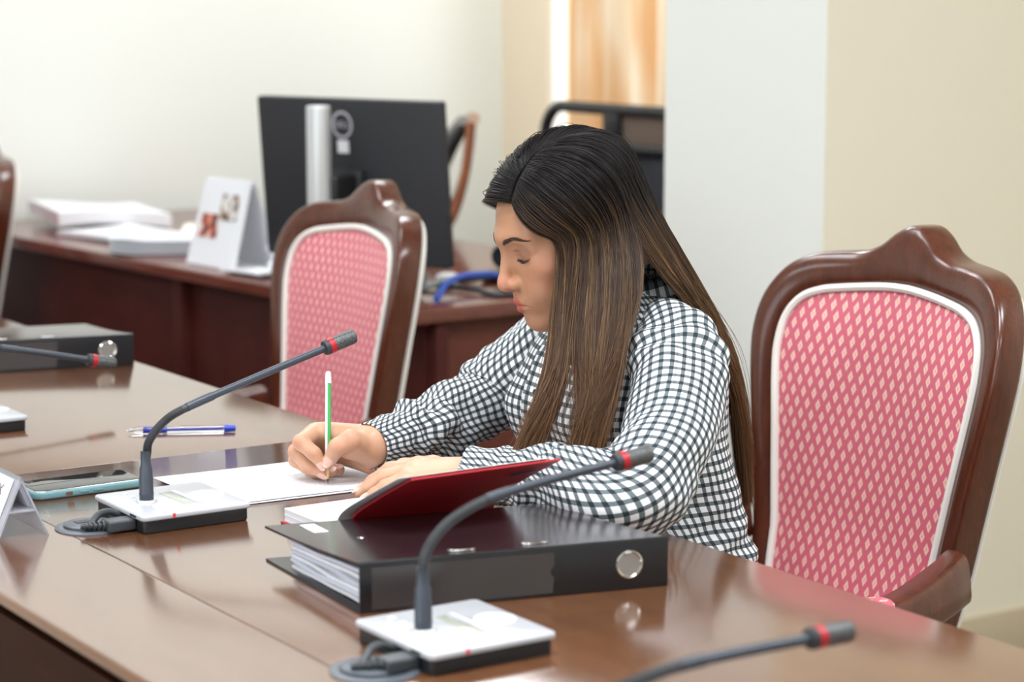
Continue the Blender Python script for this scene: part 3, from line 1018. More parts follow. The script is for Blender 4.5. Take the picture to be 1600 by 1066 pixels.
def build_mic(label, loc, stem_pts, nflex, head_from):
    m = thing('conference_microphone', label, 'microphone', loc, 0, 'gooseneck microphones along the table')
    W2, D2 = 0.069, 0.071
    b = MB().rprism(rrect(2 * W2 - 0.006, 2 * D2 - 0.006, 0.006, 4), 0.0, 0.0165, 0.0025)
    b.build('base_body', M_black, m)
    b = MB()
    b.rprism(rrect(2 * W2, 2 * D2, 0.007, 4), 0.0150, 0.0215, 0.0022)
    top = b.build('top_plate', M_mtop, m)
    MB().box((0.006, 0, 0.0216), (0.013, 0.070, 0.0006), 0.0002).build('display', M_lcd, top)
    MB().box((0.0175, -0.002, 0.0222), (0.0065, 0.076, 0.0018), 0.0008).build('key_bar', M_key, top)
    MB().lathe([(0.021, 0), (0.0205, 0.0006), (0.016, 0.0006), (0.0155, 0.0001), (0.0, 0.0001)], 32, T(0.045, 0.0, 0.0215)).build('speaker_ring', M_key, top)
    for yy in (-0.052, -0.030, 0.034, 0.054):
        MB().rprism(rrect(0.009, 0.009, 0.003, 3, -0.036 + 0.002 * (yy < 0), yy), 0.0214, 0.0222, 0.0003).build('button', M_key, top)
    MB().box((-0.030, -D2 - 0.0003, 0.0190), (0.0032, 0.0012, 0.0052), 0.0003).build('led_mark', M_redlight, top)
    MB().box((-W2 - 0.0002, -0.045, 0.0185), (0.0008, 0.016, 0.0024)).build('printed_mark', M_black, top)
    # stem
    x0 = stem_pts[0][0]
    MB().lathe([(0.0105, 0.021), (0.0095, 0.0235), (0.0085, 0.0235), (0.0084, 0.029), (0.0086, 0.0295), (0.0086, 0.0325), (0.0083, 0.033), (0.0084, 0.0505), (0.0078, 0.0515),
                (0.0076, 0.0625), (0.0062, 0.0645), (0.0058, 0.082), (0.0, 0.082)], 20, T(x0, 0, 0)).build('stem_socket', M_stem, m)
    MB().lathe([(0.0, 0.0212), (0.0128, 0.0212), (0.0125, 0.0232), (0.0110, 0.0246), (0.0, 0.0246)], 24, T(x0, 0, 0)).build('stem_collar', M_silver, m)
    sp_ = [tuple(p) for p in spline([(x, 0, z) for x, z in stem_pts], 14)]
    k = nflex * 14
    flex = sp_[:k + 1]
    b = MB()
    # ribbed flexible part
    dense = [tuple(p) for p in spline(flex[::2] if len(flex) % 2 else flex, 6)]
    b.tube(dense, [0.0047 + 0.0005 * (i % 2) for i in range(len(dense))], 12)
    b.build('gooseneck', M_goose, m)
    b = MB().tube(sp_[k:], 0.0046, 14)
    b.tube(sp_[k:k + 7], 0.0054, 14)
    b.build('stem_tube', M_stem, m)
    A = Vector(sp_[-2 - 4])
    E = Vector((stem_pts[-1][0], 0, stem_pts[-1][1]))
    d = (E - Vector((stem_pts[-2][0], 0, stem_pts[-2][1]))).normalized()
    q = d.to_track_quat('Z', 'Y').to_matrix().to_4x4()
    Mh = T(*E) @ q
    hd = MB().lathe([(0.005, 0), (0.0086, 0.0006), (0.0092, 0.002), (0.0092, 0.014), (0.0, 0.014)], 24, Mh).build('mic_head', M_head, m)
    MB().lathe([(0.0, 0.0065), (0.0095, 0.0065), (0.0095, 0.0135), (0.0, 0.0135)], 24, Mh).build('red_ring', M_red, hd)
    MB().lathe([(0.0, 0.0135), (0.0090, 0.0135), (0.0091, 0.020), (0.0092, 0.0205), (0.0092, 0.040), (0.0086, 0.043), (0.006, 0.0445), (0.0, 0.045)], 28, Mh).build('grill', M_grill, hd)
    # plug with strain relief and its cable looping into the grommet
    pg = MB().box((-W2 - 0.014, -0.036, 0.0085), (0.034, 0.024, 0.013), 0.003, 3).build('plug', M_dark, m)
    b = MB()
    for i in range(5):
        b.lathe([(0.0, 0), (0.0062 - 0.0006 * i, 0), (0.0062 - 0.0006 * i, 0.0026), (0.0, 0.0026)], 14, T(-W2 - 0.0315 - 0.0045 * i, -0.034 + 0.0022 * i, 0.0085) @ RY(R(-90)))
    b.tube([(-W2 - 0.03, -0.034, 0.0085), (-W2 - 0.055, -0.023, 0.0085)], 0.0034, 10)
    b.build('strain_relief', M_dark, pg)
    MB().tube([tuple(p) for p in spline([(-W2 + 0.004, -0.006, 0.010), (-W2 - 0.012, -0.006, 0.017), (-W2 - 0.028, -0.012, 0.017), (-W2 - 0.040, -0.020, 0.010), (-W2 - 0.048, -0.024, 0.004)], 7)], 0.0042, 10).build('cable', M_dark, m)
    return m


build_mic('gooseneck microphone on a white base between the phone and the written sheet', (1.082, 2.366, TOP),
          [(-0.032, 0.070), (-0.030, 0.079), (-0.027, 0.093), (-0.009, 0.113), (0.022, 0.128), (0.110, 0.1545), (0.205, 0.182)], 4, 0)
build_mic('gooseneck microphone on a white base in front of the ring binder by the woman', (1.073, 1.725, TOP),
          [(-0.034, 0.070), (-0.034, 0.079), (-0.028, 0.100), (-0.005, 0.1215), (0.036, 0.137), (0.101, 0.147), (0.183, 0.1555)], 4, 0)
build_mic('microphone whose base is out of view, only its stem and head by the table corner', (0.965, 1.30, TOP),
          [(-0.034, 0.060), (-0.032, 0.072), (-0.018, 0.090), (0.006, 0.096), (0.044, 0.101), (0.100, 0.102), (0.172, 0.1015)], 4, 0)
build_mic('low bent microphone reaching in front of the far ring binder', (1.071, 3.035, TOP),
          [(-0.034, 0.070), (-0.032, 0.082), (-0.018, 0.108), (0.015, 0.118), (0.057, 0.1095), (0.120, 0.0965), (0.188, 0.081)], 4, 0)

# ring binders
M_bind = mat('binder_black', rgb(30, 30, 34), 0.28, spec=0.55)
_t = NT(M_bind)
_t.bump(_t.noise(700, 1, _t.coords('Object')), 0.12, 0.0004)
M_lid = mat('binder_lid', rgb(40, 30, 34), 0.17, spec=0.8)
_t = NT(M_lid)
_t.bump(_t.noise(500, 1, _t.coords('Object')), 0.05, 0.0003)
M_pocket = mat('spine_pocket', rgb(66, 62, 62), 0.22)
M_blocks = mat('file_papers', rgb(206, 210, 224), 0.8)


def build_binder(label, loc, rz, shear=-0.16):
    f = thing('ring_binder', label, 'binder', loc, rz, 'black lever arch binders')
    L, D, H1, H2 = 0.330, 0.242, 0.052, 0.0385
    MB().box((L / 2, D / 2, 0.0013), (L, D, 0.0026), 0.0011).build('bottom_cover', M_bind, f)
    vs = []
    for z_ in (0.0, 0.0026):
        vs += [(0, 0.001, H1 - 0.003 + z_), (L, 0.001, H1 - 0.003 + z_), (L, D, H2 - 0.003 + z_), (0, D, H2 - 0.003 + z_)]
    b = MB()
    nu = 8
    def lidz(v):
        return H1 - 0.0026 + (H2 - H1) * v - 0.002 * math.sin(PI * v)
    vs, fs = [], []
    for j in range(nu + 1):
        v = j / nu
        for x in (0, L):
            vs += [(x, v * D, lidz(v)), (x, v * D, lidz(v) + 0.0026)]
    for j in range(nu):
        o_ = j * 4
        fs += [(o_, o_ + 2, o_ + 6, o_ + 4), (o_ + 1, o_ + 5, o_ + 7, o_ + 3), (o_, o_ + 4, o_ + 5, o_ + 1), (o_ + 2, o_ + 3, o_ + 7, o_ + 6)]
    fs += [(0, 1, 3, 2), (nu * 4, nu * 4 + 2, nu * 4 + 3, nu * 4 + 1)]
    lid = b.raw(vs, fs).build('lid', M_lid, f)
    MB().tube([(0.001, 0.0015, H1 - 0.0008), (L - 0.001, 0.0015, H1 - 0.0008)], 0.0016, 8).build('lid_rim', M_bind, lid)
    sp_ = MB().box((L / 2, 0.0012, H1 / 2), (L, 0.0034, H1 - 0.001), 0.0012).build('spine', M_bind, f)
    b = MB()
    poly = [(0.012, 0.004), (0.202, 0.004), (0.204, 0.020), (0.200, 0.0235), (0.200, 0.028), (0.204, 0.0315), (0.204, 0.046), (0.012, 0.046)]
    MXZ = Matrix(((1, 0, 0, 0), (0, 0, -1, 0), (0, 1, 0, 0), (0, 0, 0, 1)))
    b.prism(poly, 0.0004, 0.0012, MXZ)
    b.build('label_pocket', M_pocket, sp_)
    Mr = T(0.286, -0.0006, 0.027) @ RX(R(90))
    MB().lathe([(0.0150, 0), (0.0148, 0.0012), (0.0135, 0.0018), (0.0122, 0.0010), (0.0122, -0.002)], 36, Mr, caps=False).build('finger_ring', M_chrome, sp_)
    MB().lathe([(0.0122, 0.0002), (0, 0.0002)], 30, Mr, caps=False).build('finger_hole', mat('hole_back', rgb(170, 168, 166), 0.25, 0.6), sp_)
    for xx, yy in ((0.118, 0.026), (0.198, 0.030)):
        vz = lidz(yy / D) + 0.0026
        MB().rprism(rrect(0.028, 0.016, 0.0075, 6), 0.0, 0.0016, 0.0007, T(xx, yy, vz) @ RX(-0.09)).build('lock_slot', M_chrome, lid)
    vz = lidz(0.86) + 0.0026
    MB().box((0.040, 0.196, vz + 0.0004), (0.016, 0.060, 0.0007), M=RZ(0)).build('lid_label', M_paper, lid)
    MB().lathe([(0.005, 0), (0.004, 0.001), (0, 0.001)], 14, T(0.064, 0.142, lidz(0.63) + 0.0026)).build('lid_rivet', M_chrome, lid)
    # paper block, a little wavy and set in from the covers
    nq = 14
    blk = None
    for q in range(9):
        z0 = 0.0035 + q * 0.0042
        off = 0.004 * math.sin(q * 2.1)
        def sheet(u, v, z0=z0, off=off, q=q):
            x = 0.010 + off * 0.8 + u * (L - 0.03)
            y = 0.006 + v * (0.188 + off)
            return (x, y, z0 + (0.0015 * math.sin(5 * v + q) + 0.0006 * math.sin(11 * v + 2 * q)) * (1 - v * 0.3) - 0.0075 * v * (q / 9))
        vs, fs = [], []
        for dz in (0, 0.0036):
            for j in range(nq):
                for i in range(2):
                    p = sheet(i, j / (nq - 1))
                    vs.append((p[0], p[1], p[2] + dz))
        N = 2 * nq
        for j in range(nq - 1):
            a_, b_, c_, d_ = j * 2, j * 2 + 1, j * 2 + 3, j * 2 + 2
            fs += [(a_, b_, c_, d_), (a_ + N, d_ + N, c_ + N, b_ + N), (a_, d_, d_ + N, a_ + N), (b_, b_ + N, c_ + N, c_)]
        fs += [(0, N, N + 1, 1), (N - 2, N - 1, 2 * N - 1, 2 * N - 2)]
        MB().raw(vs, fs).build('paper_section', M_blocks if q % 3 else M_paper, f, smooth=False)
    for o in [c for c in COL.objects if c.parent == f or (c.parent and c.parent.parent == f)]:
        for v in o.data.vertices:
            v.co.x += shear * v.co.y
    return f


build_binder('black lever arch binder with papers inside and a lid label, beside the woman', (1.056, 1.874, TOP), R(-14))
build_binder('black lever arch binder at the far left end of the table', (1.178, 3.490, TOP), R(-13.0))

# red notebook with its cover leaning on the binder
M_redc = mat('red_cover', rgb(176, 22, 38), 0.5)
_t = NT(M_redc)
_t.bump(_t.noise(900, 2, _t.coords('Object')), 0.2, 0.0003)
nb = thing('red_notebook', 'open red-covered notebook with its cover leaning on the ring binder', 'notebook', (1.174, 2.114, TOP))
NW, ND = 0.190, 0.148
MB().box((NW / 2 + 0.002, ND / 2, 0.0012), (NW + 0.008, ND + 0.006, 0.0024), 0.0008).build('back_cover', M_redc, nb)
for k in range(5):
    MB().box((NW / 2 + 0.001 + 0.0004 * (k % 2), ND / 2, 0.0041 + k * 0.0032), (NW, ND - 0.002, 0.0030), 0.0005).build('page_block', M_paper, nb)


def cover_sheet(path, x0, x1, th):
    pp = spline(path, 8)
    vs, fs = [], []
    for i, (y, z) in enumerate(pp):
        t = np.array(pp[min(i + 1, len(pp) - 1)]) - np.array(pp[max(i - 1, 0)])
        t = t / np.linalg.norm(t)
        nx, nz = -t[1] * th, t[0] * th
        vs += [(x0, y, z), (x1, y, z), (x1, y + nx, z + nz), (x0, y + nx, z + nz)]
    n = len(pp)
    for i in range(n - 1):
        for q in range(4):
            fs.append((i * 4 + q, i * 4 + (q + 1) % 4, i * 4 + 4 + (q + 1) % 4, i * 4 + 4 + q))
    fs += [(0, 1, 2, 3), tuple(4 * n - 4 + q for q in range(4))]
    return MB().raw(vs, fs)


cov = cover_sheet([(0.004, 0.004), (-0.006, 0.024), (-0.024, 0.0435), (-0.075, 0.071), (-0.143, 0.1035)], 0.0, NW, -0.0022).build('front_cover', M_redc, nb, sharp=50)
cover_sheet([(0.006, 0.012), (-0.001, 0.028), (-0.018, 0.0475), (-0.075, 0.0765), (-0.139, 0.1065)], -0.013, NW - 0.012, -0.0006).build('endpaper', M_paper, nb, sharp=50)
cp = math.atan2(0.0325, -0.068)
MB().rprism(rrect(0.030, 0.009, 0.004, 4), 0, 0.0005, 0.0002, T(NW - 0.030, -0.112, 0.0868) @ RX(-math.atan2(0.0325, 0.068)) @ RX(PI) @ RZ(R(28))).build('cover_mark', mat('blue_mark', rgb(58, 40, 96), 0.4), cov)

# written sheets under her hands
M_write = mat('handwritten_paper', rgb(234, 234, 239), 0.75, spec=0.2)
_t = NT(M_write)
_tc = _t.n('ShaderNodeTexCoord')
_sp2 = _t.n('ShaderNodeSeparateXYZ')
_t.l(_tc.outputs['Object'], _sp2.inputs[0])
_row = _t.math('FRACT', _t.math('MULTIPLY', _sp2.outputs[0], 110.0))
_line = _t.math('LESS_THAN', _t.math('ABSOLUTE', _t.math('SUBTRACT', _row, 0.5)), 0.17)
_mp = _t.n('ShaderNodeMapping')
_mp.inputs['Scale'].default_value = (500, 260, 1)
_t.l(_tc.outputs['Object'], _mp.inputs[0])
_ink = _t.math('GREATER_THAN', _t.noise(1.0, 2, _mp.outputs[0]), 0.55)
_word = _t.math('GREATER_THAN', _t.noise(60, 1, _tc.outputs['Object']), 0.42)
_mask = _t.math('MULTIPLY', _t.math('MULTIPLY', _line, _ink), _word)
_t.l(_t.mix(_t.math('MULTIPLY', _mask, 0.34), rgb(234, 234, 239), rgb(120, 120, 150)), _t.b.inputs['Base Color'])


def paper(label, corners, z, lift, name='paper_sheet', m=None, group=None):
    P = [Vector((x, y, 0)) for x, y in corners]
    c = sum(P, Vector()) / 4
    b = MB()
    def fn(u, v):
        p = (P[0] * (1 - u) + P[1] * u) * (1 - v) + (P[3] * (1 - u) + P[2] * u) * v - c
        e = max(0.0, (abs(u - 0.5) * 2) ** 4)
        return (p.x, p.y, lift * (0.5 + 0.5 * math.sin(4 * u + 3 * v)) + 0.0003)
    nu = 14
    vs = [fn(i / (nu - 1), j / (nu - 1)) for j in range(nu) for i in range(nu)]
    N = len(vs)
    vs += [(x, y, z_ - 0.0003) for x, y, z_ in vs]
    fs = []
    for j in range(nu - 1):
        for i in range(nu - 1):
            q = (j * nu + i, j * nu + i + 1, (j + 1) * nu + i + 1, (j + 1) * nu + i)
            fs += [q, tuple(k + N for k in q[::-1])]
    for i in range(nu - 1):
        for q0, st_ in ((0, 1), ((nu - 1) * nu, 1), (0, nu), (nu - 1, nu)):
            a_, b_ = q0 + i * st_, q0 + (i + 1) * st_
            fs.append((a_, b_, b_ + N, a_ + N))
    o = b.raw(vs, fs).build(name, m or M_write)
    o.location = (c.x, c.y, z)
    return tag(o, label, 'paper', group)


paper('upper handwritten white sheet under the pencil and her right hand', [(1.147, 2.378), (1.385, 2.368), (1.392, 2.560), (1.150, 2.570)], TOP + 0.0012, 0.0010)
paper('lower white sheet whose edge shows below the written sheet by her left hand', [(1.152, 2.374), (1.382, 2.361), (1.390, 2.552), (1.156, 2.562)], TOP + 0.0003, 0.0003, m=M_paper)

# smartphone in a teal case
ph = thing('smartphone', 'smartphone in a teal rubber case lying screen up beside the microphone', 'phone', (1.050, 2.566, TOP), R(1))
M_teal = mat('teal_rubber', rgb(112, 152, 160), 0.5)
cs = MB().rprism(rrect(0.147, 0.074, 0.013, 6), 0.0, 0.0100, 0.003).build('case', M_teal, ph)
MB().rprism(rrect(0.142, 0.069, 0.0115, 6), 0.0085, 0.0106, 0.0008).build('bezel', M_chrome, ph)
MB().rprism(rrect(0.139, 0.066, 0.010, 6), 0.0098, 0.0112, 0.0003).build('screen', mat('phone_screen', rgb(34, 36, 38), 0.06, spec=0.7), ph)
for xx, ww in ((-0.010, 0.012), (0.008, 0.012)):
    MB().rprism(rrect(ww, 0.0024, 0.0011, 3), 0, 0.001, 0.0004, T(xx, -0.0368, 0.0052) @ RX(R(90))).build('side_button', M_teal, cs)
MB().rprism(rrect(0.0095, 0.0042, 0.0018, 3), 0, 0.0008, 0.0002, T(-0.030, -0.0366, 0.0052) @ RX(R(90))).build('switch_window', mat('switch_brown', rgb(110, 84, 66), 0.4), cs)

# clear ballpoint pen
M_clear = mat('clear_plastic', (0.93, 0.95, 1.0, 1), 0.03, Transmission_Weight=1.0, IOR=1.35)
M_ink = mat('ink_blue', rgb(36, 52, 168), 0.35)
M_cap = mat('pen_blue', rgb(28, 60, 176), 0.3)
pn = thing('ballpoint_pen', 'clear blue ballpoint pen lying on the table behind the microphone stem', 'pen', (1.311, 2.825, TOP + 0.0058), R(-26.2))
PM = RY(R(90))
brl = MB().lathe([(0.0018, -0.074), (0.0040, -0.066), (0.0052, -0.055), (0.0055, -0.030), (0.0050, -0.028), (0.0050, 0.058), (0.0, 0.058)], 18, PM).build('barrel', M_clear, pn)
MB().lathe([(0.0, -0.055), (0.0034, -0.055), (0.0034, -0.022), (0.0, -0.022)], 14, PM).build('grip', M_ink, pn)
MB().lathe([(0.0, -0.022), (0.0014, -0.022), (0.0014, 0.056), (0.0, 0.056)], 10, PM).build('ink_tube', M_ink, pn)
MB().lathe([(0.0052, 0.057), (0.0053, 0.060), (0.0044, 0.073), (0.0, 0.074)], 18, PM).build('end_plug', M_cap, pn)
MB().lathe([(0.0004, -0.0775), (0.0016, -0.074), (0.0018, -0.071), (0.0, -0.071)], 10, PM).build('tip', M_chrome, pn)

# clear acrylic name plate
M_acr = mat('acrylic', (0.90, 0.92, 1.0, 1), 0.08, Transmission_Weight=0.7, IOR=1.3)
npl = thing('name_plate', 'clear acrylic tent name plate with white card at the left table edge', 'name plate', (0.896, 2.36, TOP))
hw, hh, LL = 0.031, 0.070, 0.26
for sx in (-1, 1):
    dx, dz = hw / math.hypot(hw, hh), hh / math.hypot(hw, hh)
    nx, nz = sx * hh / math.hypot(hw, hh), hw / math.hypot(hw, hh)
    th = 0.0022
    vs = []
    for yy in (0, LL):
        vs += [(sx * hw, yy, 0), (sx * 0.0, yy, hh), (sx * 0.0, yy, hh - th * 2.4), (sx * (hw - th * 1.1), yy, 0)]
    fs = [(0, 1, 2, 3), (7, 6, 5, 4), (0, 4, 5, 1), (1, 5, 6, 2), (2, 6, 7, 3), (3, 7, 4, 0)]
    MB().raw(vs, fs).build('acrylic_panel', M_acr, npl, smooth=False)
ta = math.atan2(hw, hh)
card_M = T(-hw, 0, 0) @ RY(ta)
card = MB().box((-0.0010, LL / 2 + 0.004, 0.039), (0.0006, LL - 0.02, 0.064), M=card_M).build('name_card', M_paper, npl)
MB().box((0.0012, LL / 2 + 0.004, 0.052), (0.0006, LL - 0.02, 0.036), M=T(hw, 0, 0) @ RY(-ta) @ T(-0.0048, 0, 0)).build('name_card', M_paper, npl)
M_maroon = mat('maroon_ink', rgb(96, 40, 52), 0.6)
MT = card_M @ T(-0.00145, 0.0, 0) @ Matrix(((0, 0, -1, 0), (-1, 0, 0, 0), (0, 1, 0, 0), (0, 0, 0, 1)))
text('UX', 'lettering', 0.018, M_maroon, card, MT @ T(-0.033, 0.054, 0), 0.0001, 'RIGHT')
text('M', 'lettering', 0.014, M_maroon, card, MT @ T(-0.036, 0.037, 0), 0.0001, 'RIGHT')
# inner spacer bars seen through the open end
for zz in (0.030,):
    MB().box((0, 0.09, zz), (0.03, 0.18, 0.002), 0.0005).build('card_holder', M_acr, npl)

# ------------------------------------------------------------------ the woman writing at the table
f32 = np.float32


def smin(a, b, k):
    h = np.clip(0.5 + 0.5 * (b - a) / k, 0, 1)
    return b + (a - b) * h - k * h * (1 - h)


def smax(a, b, k):
    return -smin(-a, -b, k)


def s_cap(P, a, b, r1, r2):
    a, b = np.array(a, f32), np.array(b, f32)
    ba = b - a
    pa = [P[i] - a[i] for i in range(3)]
    h = np.clip((pa[0] * ba[0] + pa[1] * ba[1] + pa[2] * ba[2]) / float(ba @ ba), 0, 1)
    return np.sqrt(sum((pa[i] - ba[i] * h) ** 2 for i in range(3))) - (r1 + (r2 - r1) * h)


def s_ell(P, c, r, rot=None):
    q = [P[i] - f32(c[i]) for i in range(3)]
    if rot is not None:
        q = [q[0] * f32(rot[0][j]) + q[1] * f32(rot[1][j]) + q[2] * f32(rot[2][j]) for j in range(3)]
    k0 = np.sqrt(sum((q[i] / f32(r[i])) ** 2 for i in range(3)))
    k1 = np.sqrt(sum((q[i] / f32(r[i] ** 2)) ** 2 for i in range(3)))
    return k0 * (k0 - 1) / np.maximum(k1, 1e-6)


def nets(fn, lo, hi, h):
    """surface nets: polygonise fn<0 on a grid; returns verts (N,3) and quads (M,4)"""
    ax = [np.arange(lo[i], hi[i] + h, h, dtype=f32) for i in range(3)]
    n = [len(a) for a in ax]
    P = [ax[0][:, None, None], ax[1][None, :, None], ax[2][None, None, :]]
    V = np.ascontiguousarray(np.broadcast_to(fn(P), n)).astype(f32)
    S = V < 0
    cells = np.zeros((n[0] - 1, n[1] - 1, n[2] - 1), np.uint8)
    offs = [(i, j, k) for i in (0, 1) for j in (0, 1) for k in (0, 1)]
    for i, j, k in offs:
        cells += S[i:n[0] - 1 + i, j:n[1] - 1 + j, k:n[2] - 1 + k]
    act = (cells > 0) & (cells < 8)
    idx = np.argwhere(act)
    num = -np.ones(act.shape, np.int64)
    num[act] = np.arange(len(idx))
    acc = np.zeros((len(idx), 3))
    cnt = np.zeros(len(idx))
    cv = {o: V[idx[:, 0] + o[0], idx[:, 1] + o[1], idx[:, 2] + o[2]] for o in offs}
    for o in offs:
        for d in range(3):
            if o[d] == 0:
                q = tuple(o[e] + (e == d) for e in range(3))
                a, b = cv[o], cv[q]
                m = (a < 0) != (b < 0)
                t = np.where(m, a / np.where(m, a - b, 1), 0)
                p = np.array(o, float)[None, :].repeat(len(idx), 0)
                p[:, d] += t
                acc[m] += p[m]
                cnt[m] += 1
    verts = np.array([a[0] for a in ax])[None, :] + (idx + acc / cnt[:, None]) * h
    quads = []
    for d in range(3):
        e, g = [(1, 2), (2, 0), (0, 1)][d]
        sl0 = [slice(1, -1)] * 3
        a = [slice(None)] * 3
        a[d] = slice(0, n[d] - 1)
        b = [slice(None)] * 3
        b[d] = slice(1, n[d])
        ch = S[tuple(a)] != S[tuple(b)]
        pts = np.argwhere(ch)
        ok = (pts[:, e] > 0) & (pts[:, g] > 0) & (pts[:, e] < n[e] - 1) & (pts[:, g] < n[g] - 1)
        pts = pts[ok]
        inside_first = S[pts[:, 0], pts[:, 1], pts[:, 2]]
        def cid(de, dg):
            q = pts.copy()
            q[:, e] += de
            q[:, g] += dg
            return num[q[:, 0], q[:, 1], q[:, 2]]
        Q = np.stack([cid(-1, -1), cid(0, -1), cid(0, 0), cid(-1, 0)], 1)
        Q[~inside_first] = Q[~inside_first][:, ::-1]
        quads.append(Q)
    Q = np.concatenate(quads)
    return verts, Q[(Q >= 0).all(1)]


def np_mesh(name, verts, faces, m, parent, cols=None, uv=None, uvname='UVMap', smooth=True):
    """mesh from numpy arrays; faces (M,k)"""
    me = bpy.data.meshes.new(name)
    faces = np.asarray(faces)
    k = faces.shape[1]
    me.vertices.add(len(verts))
    me.vertices.foreach_set('co', np.asarray(verts, f32).ravel())
    me.loops.add(faces.size)
    me.loops.foreach_set('vertex_index', faces.ravel().astype(np.int32))
    me.polygons.add(len(faces))
    me.polygons.foreach_set('loop_start', np.arange(0, faces.size, k, dtype=np.int32))
    me.update(calc_edges=True)
    if smooth:
        me.polygons.foreach_set('use_smooth', np.ones(len(faces), bool))
    if cols is not None:
        at = me.color_attributes.new('Col', 'FLOAT_COLOR', 'POINT')
        c4 = np.ones((len(verts), 4), f32)
        c4[:, :3] = cols
        at.data.foreach_set('color', c4.ravel())
    if uv is not None:
        ul = me.uv_layers.new(name=uvname)
        ul.data.foreach_set('uv', np.asarray(uv, f32)[faces.ravel()].ravel())
    me.materials.append(m)
    me.validate()
    o = bpy.data.objects.new(name, me)
    COL.objects.link(o)
    o.parent = parent
    return o


PB = np.array([1.72, 2.27, 0.0])          # base of the figure
woman = thing('person', 'woman with long dark brown hair in a checked shirt, seated and writing with a pencil', 'person', tuple(PB))

# head frame: x = her left, y = face forward, z = up (canonical metres)
HS = 0.945
fh = np.array([-0.977, 0.2145, 0.0])
fh /= np.linalg.norm(fh)
pt = R(19.0)
Hf = fh * math.cos(pt) - np.array([0, 0, 1]) * math.sin(pt)
Hu = np.array([0, 0, 1]) * math.cos(pt) + fh * math.sin(pt)
Hl = np.cross(Hu, Hf)
HM = np.stack([Hl, Hf, Hu], 1)            # columns
HO = np.array([1.578, 2.266, 1.054])


def h2w(p):
    return HO + HS * (np.asarray(p) @ HM.T)


def w2h(p):
    return ((np.asarray(p) - HO) / HS) @ HM


NECK = w2h([1.660, 2.27, 0.965])


def head_sdf(P):
    x, y, z = P
    ax = [np.abs(x), y, z]
    d = s_ell(P, (0, -0.010, 0.046), (0.0735, 0.092, 0.079))
    d = smin(d, s_ell(P, (0, 0.022, 0.005), (0.063, 0.066, 0.085)), 0.02)
    d = smin(d, s_ell(P, (0, 0.036, -0.052), (0.047, 0.046, 0.042)), 0.022)
    d = smin(d, s_cap(ax, (0.045, 0.006, -0.046), (0.014, 0.064, -0.080), 0.013, 0.014), 0.022)     # jaw line
    d = smin(d, s_ell(P, (0, 0.071, -0.082), (0.019, 0.0165, 0.0155)), 0.014)                        # chin
    d = smin(d, s_ell(ax, (0.040, 0.050, -0.006), (0.024, 0.026, 0.021)), 0.016)                     # cheekbones
    d = smin(d, s_ell(ax, (0.028, 0.062, -0.036), (0.020, 0.020, 0.024)), 0.018)                     # cheeks by the mouth
    d = smin(d, s_cap(ax, (0.004, 0.083, 0.036), (0.044, 0.064, 0.036), 0.0085, 0.010), 0.016)       # brow ridge
    d = smin(d, s_ell(P, (0, 0.074, -0.050), (0.026, 0.0185, 0.019)), 0.014)                         # muzzle
    d = smax(d, -s_ell(ax, (0.032, 0.090, 0.016), (0.0165, 0.0145, 0.0125)), 0.013)                  # eye sockets
    d = smin(d, s_ell(ax, (0.0315, 0.0650, 0.0150), (0.0135, 0.0128, 0.0125)), 0.004)                # lids over the eyes
    d = smin(d, s_cap(ax, (0.019, 0.0765, 0.0235), (0.045, 0.0645, 0.0215), 0.0042, 0.0052), 0.007)  # fold above the lids
    d = smax(d, -s_cap(ax, (0.021, 0.0800, 0.0195), (0.044, 0.0700, 0.0185), 0.0009, 0.0007), 0.003)  # crease
    # nose
    n = s_cap(P, (0, 0.0825, 0.022), (0, 0.0985, -0.012), 0.0072, 0.0080)
    n = smin(n, s_ell(P, (0, 0.1005, -0.0205), (0.0102, 0.0108, 0.0098)), 0.008)
    n = smin(n, s_ell(ax, (0.0118, 0.0905, -0.0235), (0.0072, 0.0092, 0.0078)), 0.006)
    n = smin(n, s_cap(P, (0, 0.097, -0.028), (0, 0.086, -0.034), 0.0045, 0.0045), 0.005)
    n = smax(n, -s_ell(ax, (0.0062, 0.0945, -0.0330), (0.0036, 0.0058, 0.0040)), 0.003)              # nostrils
    d = smin(d, n, 0.0085)
    # lips
    up = s_cap(ax, (0.003, 0.0925, -0.0475), (0.0205, 0.0790, -0.0530), 0.0046, 0.0022)
    lo = s_cap(ax, (0.0, 0.0910, -0.0585), (0.0180, 0.0800, -0.0555), 0.0053, 0.0024)
    d = smin(d, up, 0.0045)
    d = smin(d, lo, 0.0045)
    d = smax(d, -s_cap(ax, (0, 0.0985, -0.0530), (0.023, 0.0835, -0.0546), 0.0015, 0.0010), 0.0025)
    # ears (under the hair)
    d = smin(d, s_ell(ax, (0.0735, -0.004, 0.004), (0.006, 0.017, 0.029)), 0.006)
    # neck
    d = smin(d, s_cap(P, (0, -0.022, -0.035), tuple(NECK), 0.047, 0.054), 0.024)
    return d


hv, hq = nets(head_sdf, (-0.092, -0.175, -0.185), (0.092, 0.122, 0.136), 0.0016)
SKIN = np.array([lin(186), lin(137), lin(107)])


def blend(c, col, w):
    return c * (1 - w[:, None]) + np.array([lin(q) for q in col])[None, :] * w[:, None]


def sstep(a, b, x):
    t = np.clip((x - a) / (b - a), 0, 1)
    return t * t * (3 - 2 * t)


